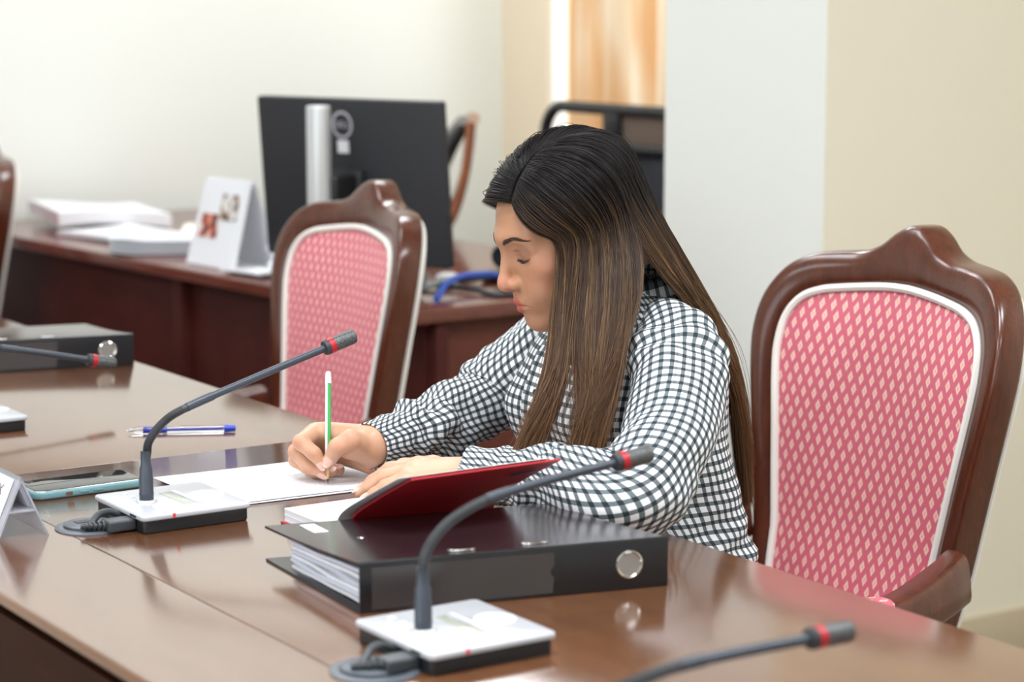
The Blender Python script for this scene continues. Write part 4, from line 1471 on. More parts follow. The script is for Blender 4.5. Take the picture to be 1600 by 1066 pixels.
hc = np.repeat(SKIN[None, :], len(hv), 0)
PX = [hv[:, i].astype(f32) for i in range(3)]
AX = [np.abs(PX[0]), PX[1], PX[2]]
lipd = np.minimum(s_cap(AX, (0.003, 0.0925, -0.0475), (0.0215, 0.0790, -0.0532), 0.0056, 0.0034), s_cap(AX, (0.0, 0.0910, -0.0585), (0.0190, 0.0800, -0.0555), 0.0062, 0.0034))
hc = blend(hc, (182, 58, 64), sstep(0.0012, -0.0002, lipd) * 0.68)
hc = blend(hc, (196, 128, 104), 0.5 * sstep(0.03, 0.0, s_ell(AX, (0.046, 0.055, -0.014), (0.01, 0.01, 0.01))))
hc = blend(hc, (205, 138, 112), 0.6 * sstep(0.012, 0.0, s_ell(PX, (0, 0.103, -0.022), (0.01, 0.01, 0.01))))
hc = blend(hc, (150, 106, 88), 0.55 * sstep(0.007, 0.0, s_ell(AX, (0.0315, 0.0700, 0.0165), (0.014, 0.012, 0.009))))
lash = np.where((AX[0] > 0.019) & (AX[0] < 0.046) & (AX[1] > 0.05), np.abs(AX[2] - (0.0090 - 0.0022 * np.sin((AX[0] - 0.0205) / 0.0235 * PI))), 1.0)
hc = blend(hc, (58, 40, 36), 0.7 * sstep(0.0011, 0.0002, lash))

# ---- hands: world-space chains of (x, y, z, r)
RH = dict(
    i=[(1.325, 2.462, 0.809, 0.0125), (1.2915, 2.437, 0.8040, 0.0102), (1.300, 2.419, 0.7915, 0.0088), (1.3085, 2.4145, 0.7785, 0.0072)],
    m=[(1.335, 2.474, 0.802, 0.0125), (1.294, 2.455, 0.7890, 0.0100), (1.3005, 2.434, 0.7720, 0.0088), (1.3145, 2.4235, 0.7655, 0.0075)],
    r=[(1.348, 2.482, 0.793, 0.0118), (1.302, 2.470, 0.7745, 0.0096), (1.313, 2.447, 0.7630, 0.0084), (1.3305, 2.4300, 0.7635, 0.0070)],
    p=[(1.362, 2.484, 0.783, 0.0108), (1.322, 2.480, 0.7680, 0.0086), (1.332, 2.458, 0.7615, 0.0076), (1.3465, 2.4380, 0.7625, 0.0064)],
    t=[(1.362, 2.400, 0.7955, 0.0165), (1.333, 2.386, 0.8110, 0.0130), (1.3175, 2.3905, 0.8030, 0.0108), (1.3125, 2.4010, 0.7860, 0.0086)])
R_PALM = [((1.376, 2.402, 0.8040), (1.336, 2.455, 0.8080), 0.0185, 0.0145), ((1.384, 2.410, 0.7930), (1.345, 2.462, 0.7990), 0.0190, 0.0160),
          ((1.380, 2.414, 0.7860), (1.362, 2.468, 0.7850), 0.0180, 0.0150), ((1.372, 2.402, 0.7900), (1.340, 2.402, 0.7960), 0.0170, 0.0130),
          ((1.378, 2.418, 0.7740), (1.362, 2.470, 0.7760), 0.0160, 0.0130)]
R_WRIST = ((1.378, 2.405, 0.7960), (1.440, 2.436, 0.7990), 0.0215, 0.0240)
LW = np.array([1.408, 2.200, 0.794])
LH = dict(
    i=[(1.393, 2.287, 0.7900, 0.0115), (1.3685, 2.3165, 0.7860, 0.0095), (1.3530, 2.3345, 0.7710, 0.0084), (1.3430, 2.3460, 0.7608, 0.0070)],
    m=[(1.374, 2.289, 0.7905, 0.0118), (1.3480, 2.3140, 0.7840, 0.0096), (1.3320, 2.3280, 0.7690, 0.0085), (1.3230, 2.3360, 0.7590, 0.0070)],
    r=[(1.356, 2.282, 0.7870, 0.0112), (1.3320, 2.3020, 0.7790, 0.0092), (1.3170, 2.3130, 0.7660, 0.0080), (1.3080, 2.3200, 0.7588, 0.0067)],
    p=[(1.341, 2.268, 0.7810, 0.0100), (1.3220, 2.2810, 0.7730, 0.0080), (1.3110, 2.2880, 0.7640, 0.0070), (1.3030, 2.2930, 0.7580, 0.0060)],
    t=[(1.418, 2.235, 0.7800, 0.0150), (1.4230, 2.2720, 0.7720, 0.0115), (1.4150, 2.2990, 0.7660, 0.0098), (1.4030, 2.3190, 0.7620, 0.0080)])
L_PALM = [((1.412, 2.214, 0.7925), (1.392, 2.284, 0.7880), 0.0165, 0.0120), ((1.406, 2.208, 0.7910), (1.373, 2.285, 0.7870), 0.0170, 0.0135),
          ((1.400, 2.206, 0.7890), (1.356, 2.278, 0.7840), 0.0165, 0.0130), ((1.396, 2.208, 0.7850), (1.343, 2.266, 0.7790), 0.0155, 0.0120)]
L_WRIST = ((1.408, 2.206, 0.7910), (1.430, 2.135, 0.7960), 0.0205, 0.0240)


def hand_mesh(chains, palm, wrist, dors, h=0.0012):
    pts = np.array([p[:3] for c in chains.values() for p in c] + [a for a, b, _, _ in palm] + [wrist[0], wrist[1]])
    lo, hi = pts.min(0) - 0.03, pts.max(0) + 0.03
    nails = []
    for key, c in chains.items():
        a, b = np.array(c[2][:3]), np.array(c[3][:3])
        dr = (b - a) / np.linalg.norm(b - a)
        dn = np.array(dors[key], float)
        dn = dn - dr * (dn @ dr)
        dn /= np.linalg.norm(dn)
        sd = np.cross(dr, dn)
        rr = c[3][3]
        ctr = b + dr * rr * 0.15 + dn * rr * 0.86
        nails.append((ctr, (rr * 0.98, rr * 0.72, rr * 0.26), np.stack([dr, sd, dn], 1)))

    def fn(P):
        F = None
        for key, c in chains.items():
            q = None
            for s_ in range(3):
                a, b = c[s_], c[s_ + 1]
                e = s_cap(P, a[:3], b[:3], a[3], b[3])
                q = e if q is None else smin(q, e, 0.0035)
            F = q if F is None else smin(F, q, 0.0022)
        D = None
        for a, b, r1, r2 in palm:
            e = s_cap(P, a, b, r1, r2)
            D = e if D is None else smin(D, e, 0.010)
        D = smin(D, s_cap(P, wrist[0], wrist[1], wrist[2], wrist[3]), 0.014)
        d = smin(D, F, 0.0065)
        for c_, r_, m_ in nails:
            d = smin(d, s_ell(P, c_, r_, m_), 0.0006)
        return d
    v, q = nets(fn, lo, hi, h)
    c = np.repeat(np.array([[lin(210), lin(163), lin(135)]]), len(v), 0)
    Pv = [v[:, i].astype(f32) for i in range(3)]
    for key, ch in chains.items():
        for k in (0, 1, 2):
            w = sstep(0.012, 0.0, np.linalg.norm(v - (np.array(ch[k][:3]) + np.array(dors[key]) * ch[k][3]), axis=1))
            c = blend(c, (190, 126, 100), 0.45 * w)
    for c_, r_, m_ in nails:
        w = sstep(0.0007, 0.0, s_ell(Pv, c_, r_, m_))
        c = blend(c, (236, 192, 178), 0.9 * w)
        tipw = w * sstep(0.45, 0.75, ((v - c_) @ m_[:, 0]) / r_[0])
        c = blend(c, (244, 232, 224), 0.9 * tipw)
    return v, q, c


tc = np.array([-0.55, -0.835, 0.25])
tc = tc / np.linalg.norm(tc)
RD = dict(i=tc + np.array([-0.35, 0.15, -0.2]), m=(-0.7, -0.3, -0.5), r=(0.1, -0.75, 0.55), p=(0.1, -0.75, 0.6), t=tc + np.array([0.12, 0, 0.15]))
LD = {k: (-0.25, -0.1, 1.0) for k in 'imrpt'}
rv, rq, rc = hand_mesh(RH, R_PALM, R_WRIST, RD)
lv, lq, lc = hand_mesh(LH, L_PALM, L_WRIST, LD)


# ---- trunk, arms and legs under the clothes (coarse)
def body_sdf(P):
    d = s_cap(P, (1.74, 2.27, 0.56), (1.70, 2.27, 0.80), 0.095, 0.085)
    d = smin(d, s_ell(P, (1.682, 2.268, 0.85), (0.078, 0.130, 0.09)), 0.04)
    d = smin(d, s_cap(P, (1.655, 2.14, 0.905), (1.700, 2.40, 0.900), 0.034, 0.034), 0.03)
    d = smin(d, s_cap(P, (1.680, 2.27, 0.92), (1.655, 2.268, 0.985), 0.046, 0.043), 0.02)
    for pts in (((1.640, 2.115, 0.915), (1.488, 1.990, 0.803), (1.42, 2.16, 0.797)), ((1.700, 2.420, 0.905), (1.592, 2.492, 0.812), (1.42, 2.424, 0.799))):
        d = smin(d, s_cap(P, pts[0], pts[1], 0.033, 0.022), 0.015)
        d = smin(d, s_cap(P, pts[1], pts[2], 0.022, 0.020), 0.012)
    for sy in (-1, 1):
        d = smin(d, s_cap(P, (1.74, 2.27 + 0.085 * sy, 0.56), (1.42, 2.27 + 0.10 * sy, 0.53), 0.085, 0.058), 0.03)
        d = smin(d, s_cap(P, (1.42, 2.27 + 0.10 * sy, 0.52), (1.46, 2.27 + 0.10 * sy, 0.10), 0.054, 0.036), 0.02)
    return d


bv, bq = nets(body_sdf, (1.32, 1.93, 0.05), (1.93, 2.60, 1.04), 0.009)
bc = np.repeat(SKIN[None, :], len(bv), 0)
AV = np.concatenate([h2w(hv), rv, lv, bv]) - PB
o1, o2, o3 = len(hv), len(hv) + len(rv), len(hv) + len(rv) + len(lv)
AQ = np.concatenate([hq, rq + o1, lq + o2, bq + o3])
M_skin = mat('skin', (0.6, 0.3, 0.2, 1), 0.42, spec=0.4)
_t = NT(M_skin)
_ca = _t.n('ShaderNodeVertexColor', layer_name='Col')
_v = _t.coords('Object')
_t.l(_t.mix(_t.math('MULTIPLY', _t.noise(90, 3, _v), 0.10), _ca.outputs[0], rgb(170, 104, 78)), _t.b.inputs['Base Color'])
_t.b.inputs['Subsurface Weight'].default_value = 0.12
_t.b.inputs['Subsurface Radius'].default_value = (0.008, 0.003, 0.0015)
_t.b.inputs['Subsurface Scale'].default_value = 0.6
_t.bump(_t.noise(1400, 2, _v), 0.05, 0.0003)
np_mesh('body', AV, AQ, M_skin, woman, cols=np.concatenate([hc, rc, lc, bc]))

# ---- brows and lashes
M_brow = mat('brow_hair', rgb(62, 46, 42), 0.6)
rng = np.random.default_rng(11)


def hair_tubes(name, paths, radii, m, parent, cols=None, sides=3):
    """paths (N,K,3) world; radii (N,K)"""
    N, K, _ = paths.shape
    tg = np.gradient(paths, axis=1)
    tg /= np.linalg.norm(tg, axis=2, keepdims=True) + 1e-9
    ref = np.array([0.31, 0.87, 0.38])
    a = np.cross(tg, ref)
    a /= np.linalg.norm(a, axis=2, keepdims=True) + 1e-9
    b = np.cross(tg, a)
    ring = []
    for s_ in range(sides):
        an = 2 * PI * s_ / sides
        ring.append(paths + radii[..., None] * (a * math.cos(an) + b * math.sin(an)))
    V = np.stack(ring, 2).reshape(-1, 3)
    base = (np.arange(N)[:, None, None] * K + np.arange(K - 1)[None, :, None]) * sides
    s0 = np.arange(sides)[None, None, :]
    s1 = (s0 + 1) % sides
    F = np.stack([base + s0, base + s1, base + sides + s1, base + sides + s0], 3).reshape(-1, 4)
    c = None
    if cols is not None:
        c = np.repeat(cols[:, :, None, :], sides, 2).reshape(-1, 3)
    return np_mesh(name, V - PB, F, m, parent, cols=c)


def surf_y(x, z, lo=0.04, hi=0.13):
    """front-most head surface for head-frame x, z (bisection along y)"""
    x, z = np.asarray(x, f32), np.asarray(z, f32)
    a, b = np.full(x.shape, lo, f32), np.full(x.shape, hi, f32)
    for _ in range(22):
        m_ = (a + b) / 2
        ins = head_sdf([x, m_, z]) < 0
        a, b = np.where(ins, m_, a), np.where(ins, b, m_)
    return a


for side in (1, -1):
    n = 150
    u = rng.random(n)
    bx = side * (0.013 + 0.036 * u)
    wz = 0.0042 * (1 - 0.75 * u ** 2)
    bz = 0.0335 + 0.0058 * np.sin(np.clip(u * 1.25, 0, 1) * PI * 0.62) - 0.0050 * np.clip(u - 0.65, 0, 1) * 2 + (rng.random(n) - 0.5) * wz * 1.5
    L = 0.0070
    K = 4
    pth = np.zeros((n, K, 3))
    for k in range(K):
        t_ = k / (K - 1) * L
        xx = bx + side * t_ * (0.75 + 0.25 * u)
        zz = bz + t_ * (0.55 - 0.9 * u) * 0.7
        yy = surf_y(xx, zz) + 0.0005 + 0.0006 * k / K
        pth[:, k] = np.stack([xx, yy, zz], 1)
    hair_tubes('eyebrow', h2w(pth), np.full((n, K), 0.00030) * np.linspace(1, 0.5, K)[None, :], M_brow, woman)
    n = 46
    u = np.linspace(0, 1, n)
    lx = side * (0.0205 + 0.0235 * u)
    lz = np.full(n, 0.0090) - 0.0022 * np.sin(u * PI)
    ly = surf_y(lx, lz) - 0.0002
    K = 4
    pth = np.zeros((n, K, 3))
    for k in range(K):
        t_ = k / (K - 1)
        ll = 0.0075 * (0.6 + 0.5 * u)
        pth[:, k] = np.stack([lx + side * ll * t_ * 0.35 * (u - 0.2), ly + ll * t_ * 0.85, lz - ll * (0.55 * t_ - 0.25 * t_ * t_)], 1)
    la = hair_tubes('eyelashes', h2w(pth), np.full((n, K), 0.00022) * np.linspace(1, 0.4, K)[None, :], M_brow, woman)

# ---- shirt
GP = 0.0125
M_shirt = mat('gingham_shirt', rgb(238, 238, 242), 0.8, spec=0.2)
_t = NT(M_shirt)
_tc = _t.n('ShaderNodeTexCoord')
_s3 = _t.n('ShaderNodeSeparateXYZ')
_t.l(_tc.outputs['UV'], _s3.inputs[0])


def stripe(o_):
    q = _t.math('FRACT', _t.math('DIVIDE', o_, GP))
    return _t.math('MULTIPLY', _t.math('LESS_THAN', _t.math('ABSOLUTE', _t.math('SUBTRACT', q, 0.5)), 0.205), 0.5)


_sm = _t.math('ADD', stripe(_s3.outputs[0]), stripe(_s3.outputs[1]))
_cr = _t.ramp(_sm, (0.0, rgb(240, 240, 244)), (0.5, rgb(106, 115, 120)), (1.0, rgb(46, 52, 57)))
_t.l(_cr, _t.b.inputs['Base Color'])
_t.bump(_t.noise(2500, 1, _tc.outputs['UV']), 0.15, 0.0003)
M_shirtin = M_shirt
M_button = mat('shirt_button', rgb(44, 46, 52), 0.3)


def rot_frames(path):
    n = len(path)
    T_ = np.gradient(path, axis=0)
    T_ /= np.linalg.norm(T_, axis=1, keepdims=True)
    N_ = np.zeros_like(T_)
    up = np.array([0, 0, 1.0])
    up = up - T_[0] * (up @ T_[0])
    N_[0] = up / np.linalg.norm(up)
    for i in range(1, n):
        v = N_[i - 1] - T_[i] * (N_[i - 1] @ T_[i])
        N_[i] = v / np.linalg.norm(v)
    return T_, N_, np.cross(T_, N_)


def tube_cloth(name, ctl, fold, parent, seg=26, ring=96, table=True, seed=0, r0=0.056):
    sp_ = np.array(spline(ctl, seg))
    path, rad = sp_[:, :3], sp_[:, 3]
    for _ in range(30):                                   # round the bends a little
        path[1:-1] = 0.25 * path[:-2] + 0.5 * path[1:-1] + 0.25 * path[2:]
    T_, N_, B_ = rot_frames(path)
    s = np.concatenate([[0], np.cumsum(np.linalg.norm(np.diff(path, axis=0), axis=1))])
    a = np.linspace(0, 2 * PI, ring + 1)
    A, S = np.meshgrid(a, s)
    rr = np.repeat(rad[:, None], ring + 1, 1) + fold(A, S, s[-1])
    V = path[:, None, :] + rr[..., None] * (N_[:, None, :] * np.cos(A)[..., None] + B_[:, None, :] * np.sin(A)[..., None])
    if table:
        z0 = 0.7528 + 0.0006 * np.sin(S * 300)
        m = (V[..., 0] < 1.517)
        V[..., 2] = np.where(m, np.maximum(V[..., 2], z0), V[..., 2])
    n = len(s)
    I = np.arange(n * (ring + 1)).reshape(n, ring + 1)
    F = np.stack([I[:-1, :-1], I[:-1, 1:], I[1:, 1:], I[1:, :-1]], 2).reshape(-1, 4)
    SA = np.concatenate([np.zeros((1, ring + 1)), np.cumsum(np.linalg.norm(np.diff(V, axis=0), axis=2), axis=0)])
    uv = np.stack([A * r0, 0.4 * S + 0.6 * SA], 2).reshape(-1, 2)
    o = np_mesh(name, V.reshape(-1, 3) - PB, F, M_shirt, parent, uv=uv)
    m_ = o.modifiers.new('t', 'SOLIDIFY')
    m_.thickness = 0.0012
    m_.offset = -1
    return o


def gauss(x, c, w):
    return np.exp(-((x - c) / w) ** 2)


def foldL(A, S, L):
    e = 0.282                                            # arc length of the elbow
    big = 0.0055 * np.sin(3 * A + 1.5 * np.sin(15 * S) + 34 * S) * np.sin(11 * S + 0.6) ** 2 + 0.0045 * np.sin(A * 2 - 48 * S + 1.7) * np.sin(8 * S + 2) ** 2
    f = big + 0.0020 * np.sin(2 * A + 26 * S + 0.5) * (0.4 + 0.6 * np.sin(9 * S + 1) ** 2)
    f += 0.0042 * np.sin(S * 220 + 2.0 * np.sin(A + 0.4) + 1.2 * np.sin(2 * A + 1)) * gauss(S, e, 0.045) * (0.5 + 0.5 * np.cos(A - 2.6))
    f += 0.0036 * np.sin(S * 170 + 2.5 * np.sin(A - 1.0)) * gauss(S, 0.10, 0.030)
    f += 0.0028 * np.sin(S * 120 + 3 * A + 1.0) * gauss(S, L - 0.10, 0.06)
    f += 0.0018 * np.sin(5 * A - 60 * S + 2) * np.sin(14 * S) ** 2
    f += 0.0030 * sstep(L - 0.052, L - 0.047, S) * (S < L - 0.0) - 0.001 * gauss(S, L - 0.055, 0.005)
    return f


def foldR(A, S, L):
    e = 0.215
    big = 0.0050 * np.sin(3 * A + 1.5 * np.sin(17 * S) + 40 * S) * np.sin(12 * S + 0.2) ** 2 + 0.0040 * np.sin(A * 2 - 55 * S + 1.0) * np.sin(9 * S + 2) ** 2
    big = big * sstep(L - 0.05, L - 0.09, S)
    f = big + 0.0020 * np.sin(2 * A + 30 * S) * (0.4 + 0.6 * np.sin(10 * S + 1) ** 2)
    f += 0.0050 * np.sin(S * 210 + 2.2 * np.sin(A + 0.8) + 1.0 * np.sin(2 * A)) * gauss(S, e, 0.04) * (0.55 + 0.45 * np.cos(A - 1.5))
    f += 0.0034 * np.sin(S * 170 + 2.4 * np.sin(A - 0.6)) * gauss(S, L - 0.10, 0.05)
    f += 0.0018 * np.sin(5 * A - 55 * S + 1) * np.sin(13 * S) ** 2
    f += 0.0025 * sstep(L - 0.052, L - 0.047, S) - 0.001 * gauss(S, L - 0.055, 0.005)
    return f


TOR = np.array([  # z, cx, cy, half depth, half width
    (0.545, 1.738, 2.270, 0.108, 0.186), (0.640, 1.714, 2.270, 0.100, 0.172), (0.740, 1.682, 2.270, 0.112, 0.158), (0.830, 1.664, 2.270, 0.118, 0.158),
    (0.890, 1.666, 2.268, 0.107, 0.162), (0.925, 1.672, 2.268, 0.092, 0.156), (0.952, 1.684, 2.268, 0.077, 0.138), (0.975, 1.678, 2.268, 0.066, 0.104),
    (0.992, 1.672, 2.268, 0.057, 0.074), (1.002, 1.668, 2.268, 0.052, 0.060)])


def torso():
    sp_ = np.array(spline([tuple(r) for r in TOR], 12))
    ring = 160
    a = np.linspace(0, 2 * PI, ring + 1)
    n = len(sp_)
    A, J = np.meshgrid(a, np.arange(n))
    z, cx, cy, hx, hy = [sp_[:, k][:, None] for k in range(5)]
    yaw = R(10) * sstep(0.6, 0.92, z)
    e = 0.85
    ca, sa = np.cos(A), np.sin(A)
    X_ = hx * np.sign(ca) * np.abs(ca) ** e
    Y_ = hy * np.sign(sa) * np.abs(sa) ** e
    nrm = np.sqrt((ca / hx) ** 2 + (sa / hy) ** 2)
    g = 0.006 * np.sin(7 * A + 3 * np.sin(z * 20)) * sstep(0.80, 0.62, z) + 0.004 * np.sin(z * 150 + 4 * np.sin(A * 2)) * sstep(0.78, 0.66, z)
    g += 0.003 * np.sin(3 * A + 40 * z)
    bust = 0.020 * np.exp(-((z - 0.84) / 0.045) ** 2) * (np.exp(-((A - PI - 0.5) / 0.35) ** 2) + np.exp(-((A - PI + 0.5) / 0.35) ** 2))
    k = 1 + (g + bust) / np.maximum(np.sqrt(X_ ** 2 + Y_ ** 2), 0.03)
    X_, Y_ = X_ * k, Y_ * k
    VX = cx + X_ * np.cos(yaw) - Y_ * np.sin(yaw) * -1
    VY = cy + Y_ * np.cos(yaw) + X_ * np.sin(yaw) * -1
    VZ = np.broadcast_to(z, VX.shape) + 0.0 * VX
    V = np.stack([VX, VY, VZ], 2)
    sl = np.concatenate([[0], np.cumsum(np.sqrt(np.diff(sp_[:, 0]) ** 2 + np.diff(sp_[:, 4]) ** 2 * 0.6))])
    uv = np.stack([A * 0.135, np.broadcast_to(sl[:, None], A.shape)], 2).reshape(-1, 2)
    I = np.arange(n * (ring + 1)).reshape(n, ring + 1)
    F = np.stack([I[:-1, :-1], I[:-1, 1:], I[1:, 1:], I[1:, :-1]], 2).reshape(-1, 4)
    o = np_mesh('shirt', V.reshape(-1, 3) - PB, F, M_shirt, woman, uv=uv)
    m_ = o.modifiers.new('t', 'SOLIDIFY')
    m_.thickness = 0.0015
    m_.offset = -1
    return o, V


shirt, TV = torso()
tube_cloth('sleeve', [(1.674, 2.184, 0.930, 0.052), (1.634, 2.120, 0.922, 0.057), (1.590, 2.062, 0.884, 0.056), (1.534, 2.012, 0.838, 0.054), (1.474, 1.985, 0.802, 0.054),
                      (1.442, 2.026, 0.797, 0.051), (1.432, 2.105, 0.796, 0.042), (1.413, 2.180, 0.794, 0.031), (1.405, 2.210, 0.793, 0.0295)], foldL, shirt)
tube_cloth('sleeve', [(1.715, 2.360, 0.926, 0.056), (1.704, 2.424, 0.914, 0.059), (1.664, 2.468, 0.872, 0.055), (1.620, 2.494, 0.832, 0.051), (1.590, 2.492, 0.812, 0.049),
                      (1.530, 2.470, 0.803, 0.045), (1.455, 2.440, 0.799, 0.038), (1.392, 2.412, 0.797, 0.0285), (1.369, 2.402, 0.796, 0.0270)], foldR, shirt)
# collar: folded band round the neck, open at the throat
n, mseg = 60, 7
prof = [(0.000, 0.000), (0.002, 0.016), (0.002, 0.030), (0.006, 0.034), (0.011, 0.028), (0.017, 0.012), (0.024, -0.006)]
vs, fs, uvs = [], [], []
for i in range(n):
    a = PI + 0.22 + (2 * PI - 0.44) * i / (n - 1)
    for (dr, dz) in prof:
        rx, ry = 0.054 + dr, 0.060 + dr
        ft = 1.0 if 0.12 < i / (n - 1) < 0.88 else 0.75
        x_, y_ = rx * math.cos(a), ry * math.sin(a)
        vs.append((1.672 + x_, 2.268 + y_, 0.984 + dz * 0.75 * ft + 0.22 * x_))
        uvs.append((a * 0.07, dz + dr * 1.5))
for i in range(n - 1):
    for k in range(mseg - 1):
        fs.append((i * mseg + k, (i + 1) * mseg + k, (i + 1) * mseg + k + 1, i * mseg + k + 1))
co = np_mesh('collar', np.array(vs) - PB, fs, M_shirt, shirt, uv=np.array(uvs))
m_ = co.modifiers.new('t', 'SOLIDIFY')
m_.thickness = 0.0016
# placket and buttons down the front
col_i = int(round(0.5 * 160))
pl_v, pl_uv = [], []
rows = range(10, TV.shape[0] - 4)
for r_, j in enumerate(rows):
    for c_ in (-4, -2, 0, 2, 4):
        p = TV[j, col_i + c_]
        q = p - np.array([TOR[0][1] * 0 + np.interp(p[2], TOR[:, 0], TOR[:, 1]), 2.268, p[2]])
        q[2] = 0
        q /= np.linalg.norm(q)
        pl_v.append(p + q * 0.0022)
        pl_uv.append((c_ * 0.0042 + 0.004, p[2] * 1.05 + 0.003))
pf = []
for r_ in range(len(rows) - 1):
    for c_ in range(4):
        pf.append((r_ * 5 + c_, r_ * 5 + c_ + 1, (r_ + 1) * 5 + c_ + 1, (r_ + 1) * 5 + c_))
pk = np_mesh('placket', np.array(pl_v) - PB, pf, M_shirt, shirt, uv=np.array(pl_uv))
m_ = pk.modifiers.new('t', 'SOLIDIFY')
m_.thickness = 0.0016
m_.offset = 1
for r_ in range(6, len(rows) - 1, 13):
    p = np.array(pl_v[r_ * 5 + 2]) - PB
    MB().lathe([(0.0, 0.0), (0.0056, 0.0), (0.0058, 0.0012), (0.0046, 0.0022), (0.004, 0.0014), (0, 0.0014)], 16, T(*p) @ RY(R(-90))).build('button', M_button, pk)

# trousers and shoes (below the table)
M_trs = mat('dark_trousers', rgb(36, 38, 48), 0.85)


def trouser_sdf(P):
    d = s_ell(P, (1.745, 2.27, 0.555), (0.108, 0.176, 0.082))
    for sy in (-1, 1):
        d = smin(d, s_cap(P, (1.745, 2.27 + 0.09 * sy, 0.557), (1.42, 2.27 + 0.105 * sy, 0.535), 0.088, 0.068), 0.03)
        d = smin(d, s_cap(P, (1.42, 2.27 + 0.105 * sy, 0.53), (1.46, 2.27 + 0.105 * sy, 0.085), 0.064, 0.058), 0.02)
    return smax(d, 0.085 - P[2], 0.004)


tv, tq = nets(trouser_sdf, (1.30, 2.02, 0.04), (1.96, 2.52, 0.70), 0.0095)
np_mesh('trousers', tv - PB, tq, M_trs, woman)
for sy in (-1, 1):
    b = MB()
    pr = [(-0.060, 0.030, 0.0), (-0.055, 0.034, 0.02), (-0.03, 0.038, 0.07), (0.03, 0.038, 0.075)]
    pts = spline([(1.51, 0.055), (1.47, 0.06), (1.40, 0.045), (1.33, 0.032), (1.29, 0.024)], 4)
    rr = np.interp(np.linspace(0, 1, len(pts)), [0, .25, .5, .8, 1], [0.030, 0.040, 0.042, 0.032, 0.014])
    b.tube([(x, 2.27 + 0.105 * sy, max(z_, 0.001 + r_ * 0.8)) for (x, z_), r_ in zip(pts, rr)], list(rr), 14)
    o = b.build('shoe', M_black, woman)
    o.matrix_local = T(*(-PB))

# ---- hair: guide surface from the parting over the scalp, then hanging to the chest or the back
CR = np.array([0.0815, 0.1010, 0.0900])        # inflated cranium the hair lies on (head frame)
CC = np.array([0.0, -0.012, 0.047])


def interp(s, xs, ys):
    ys = np.array(ys, float)
    return np.stack([np.interp(s, xs, ys[:, k]) for k in range(ys.shape[1])], -1)


# hair lines in the world, by s = 0 (front of the near curtain) .. 1 (middle of the back)
SN = [0.0, 0.16, 0.22, 0.48, 0.56, 0.66, 0.80, 1.0]
H1 = [(1.5114, 2.1999, 0.9926), (1.5234, 2.1849, 0.9934), (1.5310, 2.1757, 0.9970), (1.5871, 2.1399, 1.0169), (1.646, 2.150, 1.035), (1.672, 2.175, 1.045), (1.707, 2.215, 1.050), (1.727, 2.270, 1.050)]
H2 = [(1.4889, 2.1668, 0.9289), (1.4957, 2.1553, 0.9299), (1.5038, 2.1404, 0.9311), (1.5404, 2.1009, 0.9332), (1.700, 2.160, 0.965), (1.728, 2.180, 0.965), (1.766, 2.220, 0.960), (1.788, 2.270, 0.960)]
H3 = [(1.4535, 2.1415, 0.8746), (1.4579, 2.1268, 0.8764), (1.4775, 2.0896, 0.8763), (1.4946, 2.0613, 0.8827), (1.778, 2.175, 0.860), (1.796, 2.195, 0.860), (1.822, 2.230, 0.860), (1.846, 2.278, 0.860)]
H4 = [(1.4188, 2.1354, 0.8152), (1.4287, 2.1235, 0.8192), (1.4571, 2.0807, 0.8203), (1.4744, 2.0592, 0.8311), (1.806, 2.185, 0.705), (1.820, 2.205, 0.700), (1.850, 2.240, 0.700), (1.872, 2.285, 0.700)]
NEAR = [np.array(h, float) for h in (H1, H2, H3, H4)]
FARS = [0.0, 0.4, 1.0]
G1 = [(1.600, 2.385, 1.04), (1.672, 2.37, 1.045), (1.735, 2.275, 1.050)]
G2 = [(1.700, 2.392, 0.972), (1.760, 2.36, 0.955), (1.795, 2.275, 0.940)]
G3 = [(1.775, 2.385, 0.860), (1.805, 2.345, 0.840), (1.822, 2.275, 0.830)]
G4 = [(1.800, 2.385, 0.700), (1.822, 2.340, 0.690), (1.836, 2.278, 0.690)]
FAR = [np.array(h, float) for h in (G1, G2, G3, G4)]


def part_dir(w):
    """direction (from the cranium centre) along the parting, w=0 front hairline .. 1 crown"""
    ang = np.interp(w, [0, 1], [R(24), R(122)])          # elevation angle in the sagittal plane from the front
    lat = np.interp(w, [0, 0.3, 1], [0.40, 0.36, 0.10])
    return np.stack([lat, np.cos(ang), np.sin(ang)], -1)


def exit_dir(s, side):
    s0 = s
    s = np.where(side > 0, s, 0.30 + 0.70 * s)
    th = np.interp(s, [0, 0.12, 0.3, 0.48, 0.56, 0.66, 0.8, 1.0], [R(55), R(66), R(88), R(118), R(132), R(145), R(160), R(182)])
    el = np.interp(s, [0, 0.12, 0.3, 0.48, 0.56, 0.7, 1.0], [R(-16), R(-18), R(-24), R(-20), R(-10), R(-3), R(0)])
    return np.stack([side * np.sin(th) * np.cos(el), np.cos(th) * np.cos(el), np.sin(el)], -1)


def on_cranium(d, off):
    d = d / np.linalg.norm(d, axis=-1, keepdims=True)
    r = 1.0 / np.sqrt(((d / CR) ** 2).sum(-1, keepdims=True))
    return CC + d * (r + np.asarray(off)[..., None])


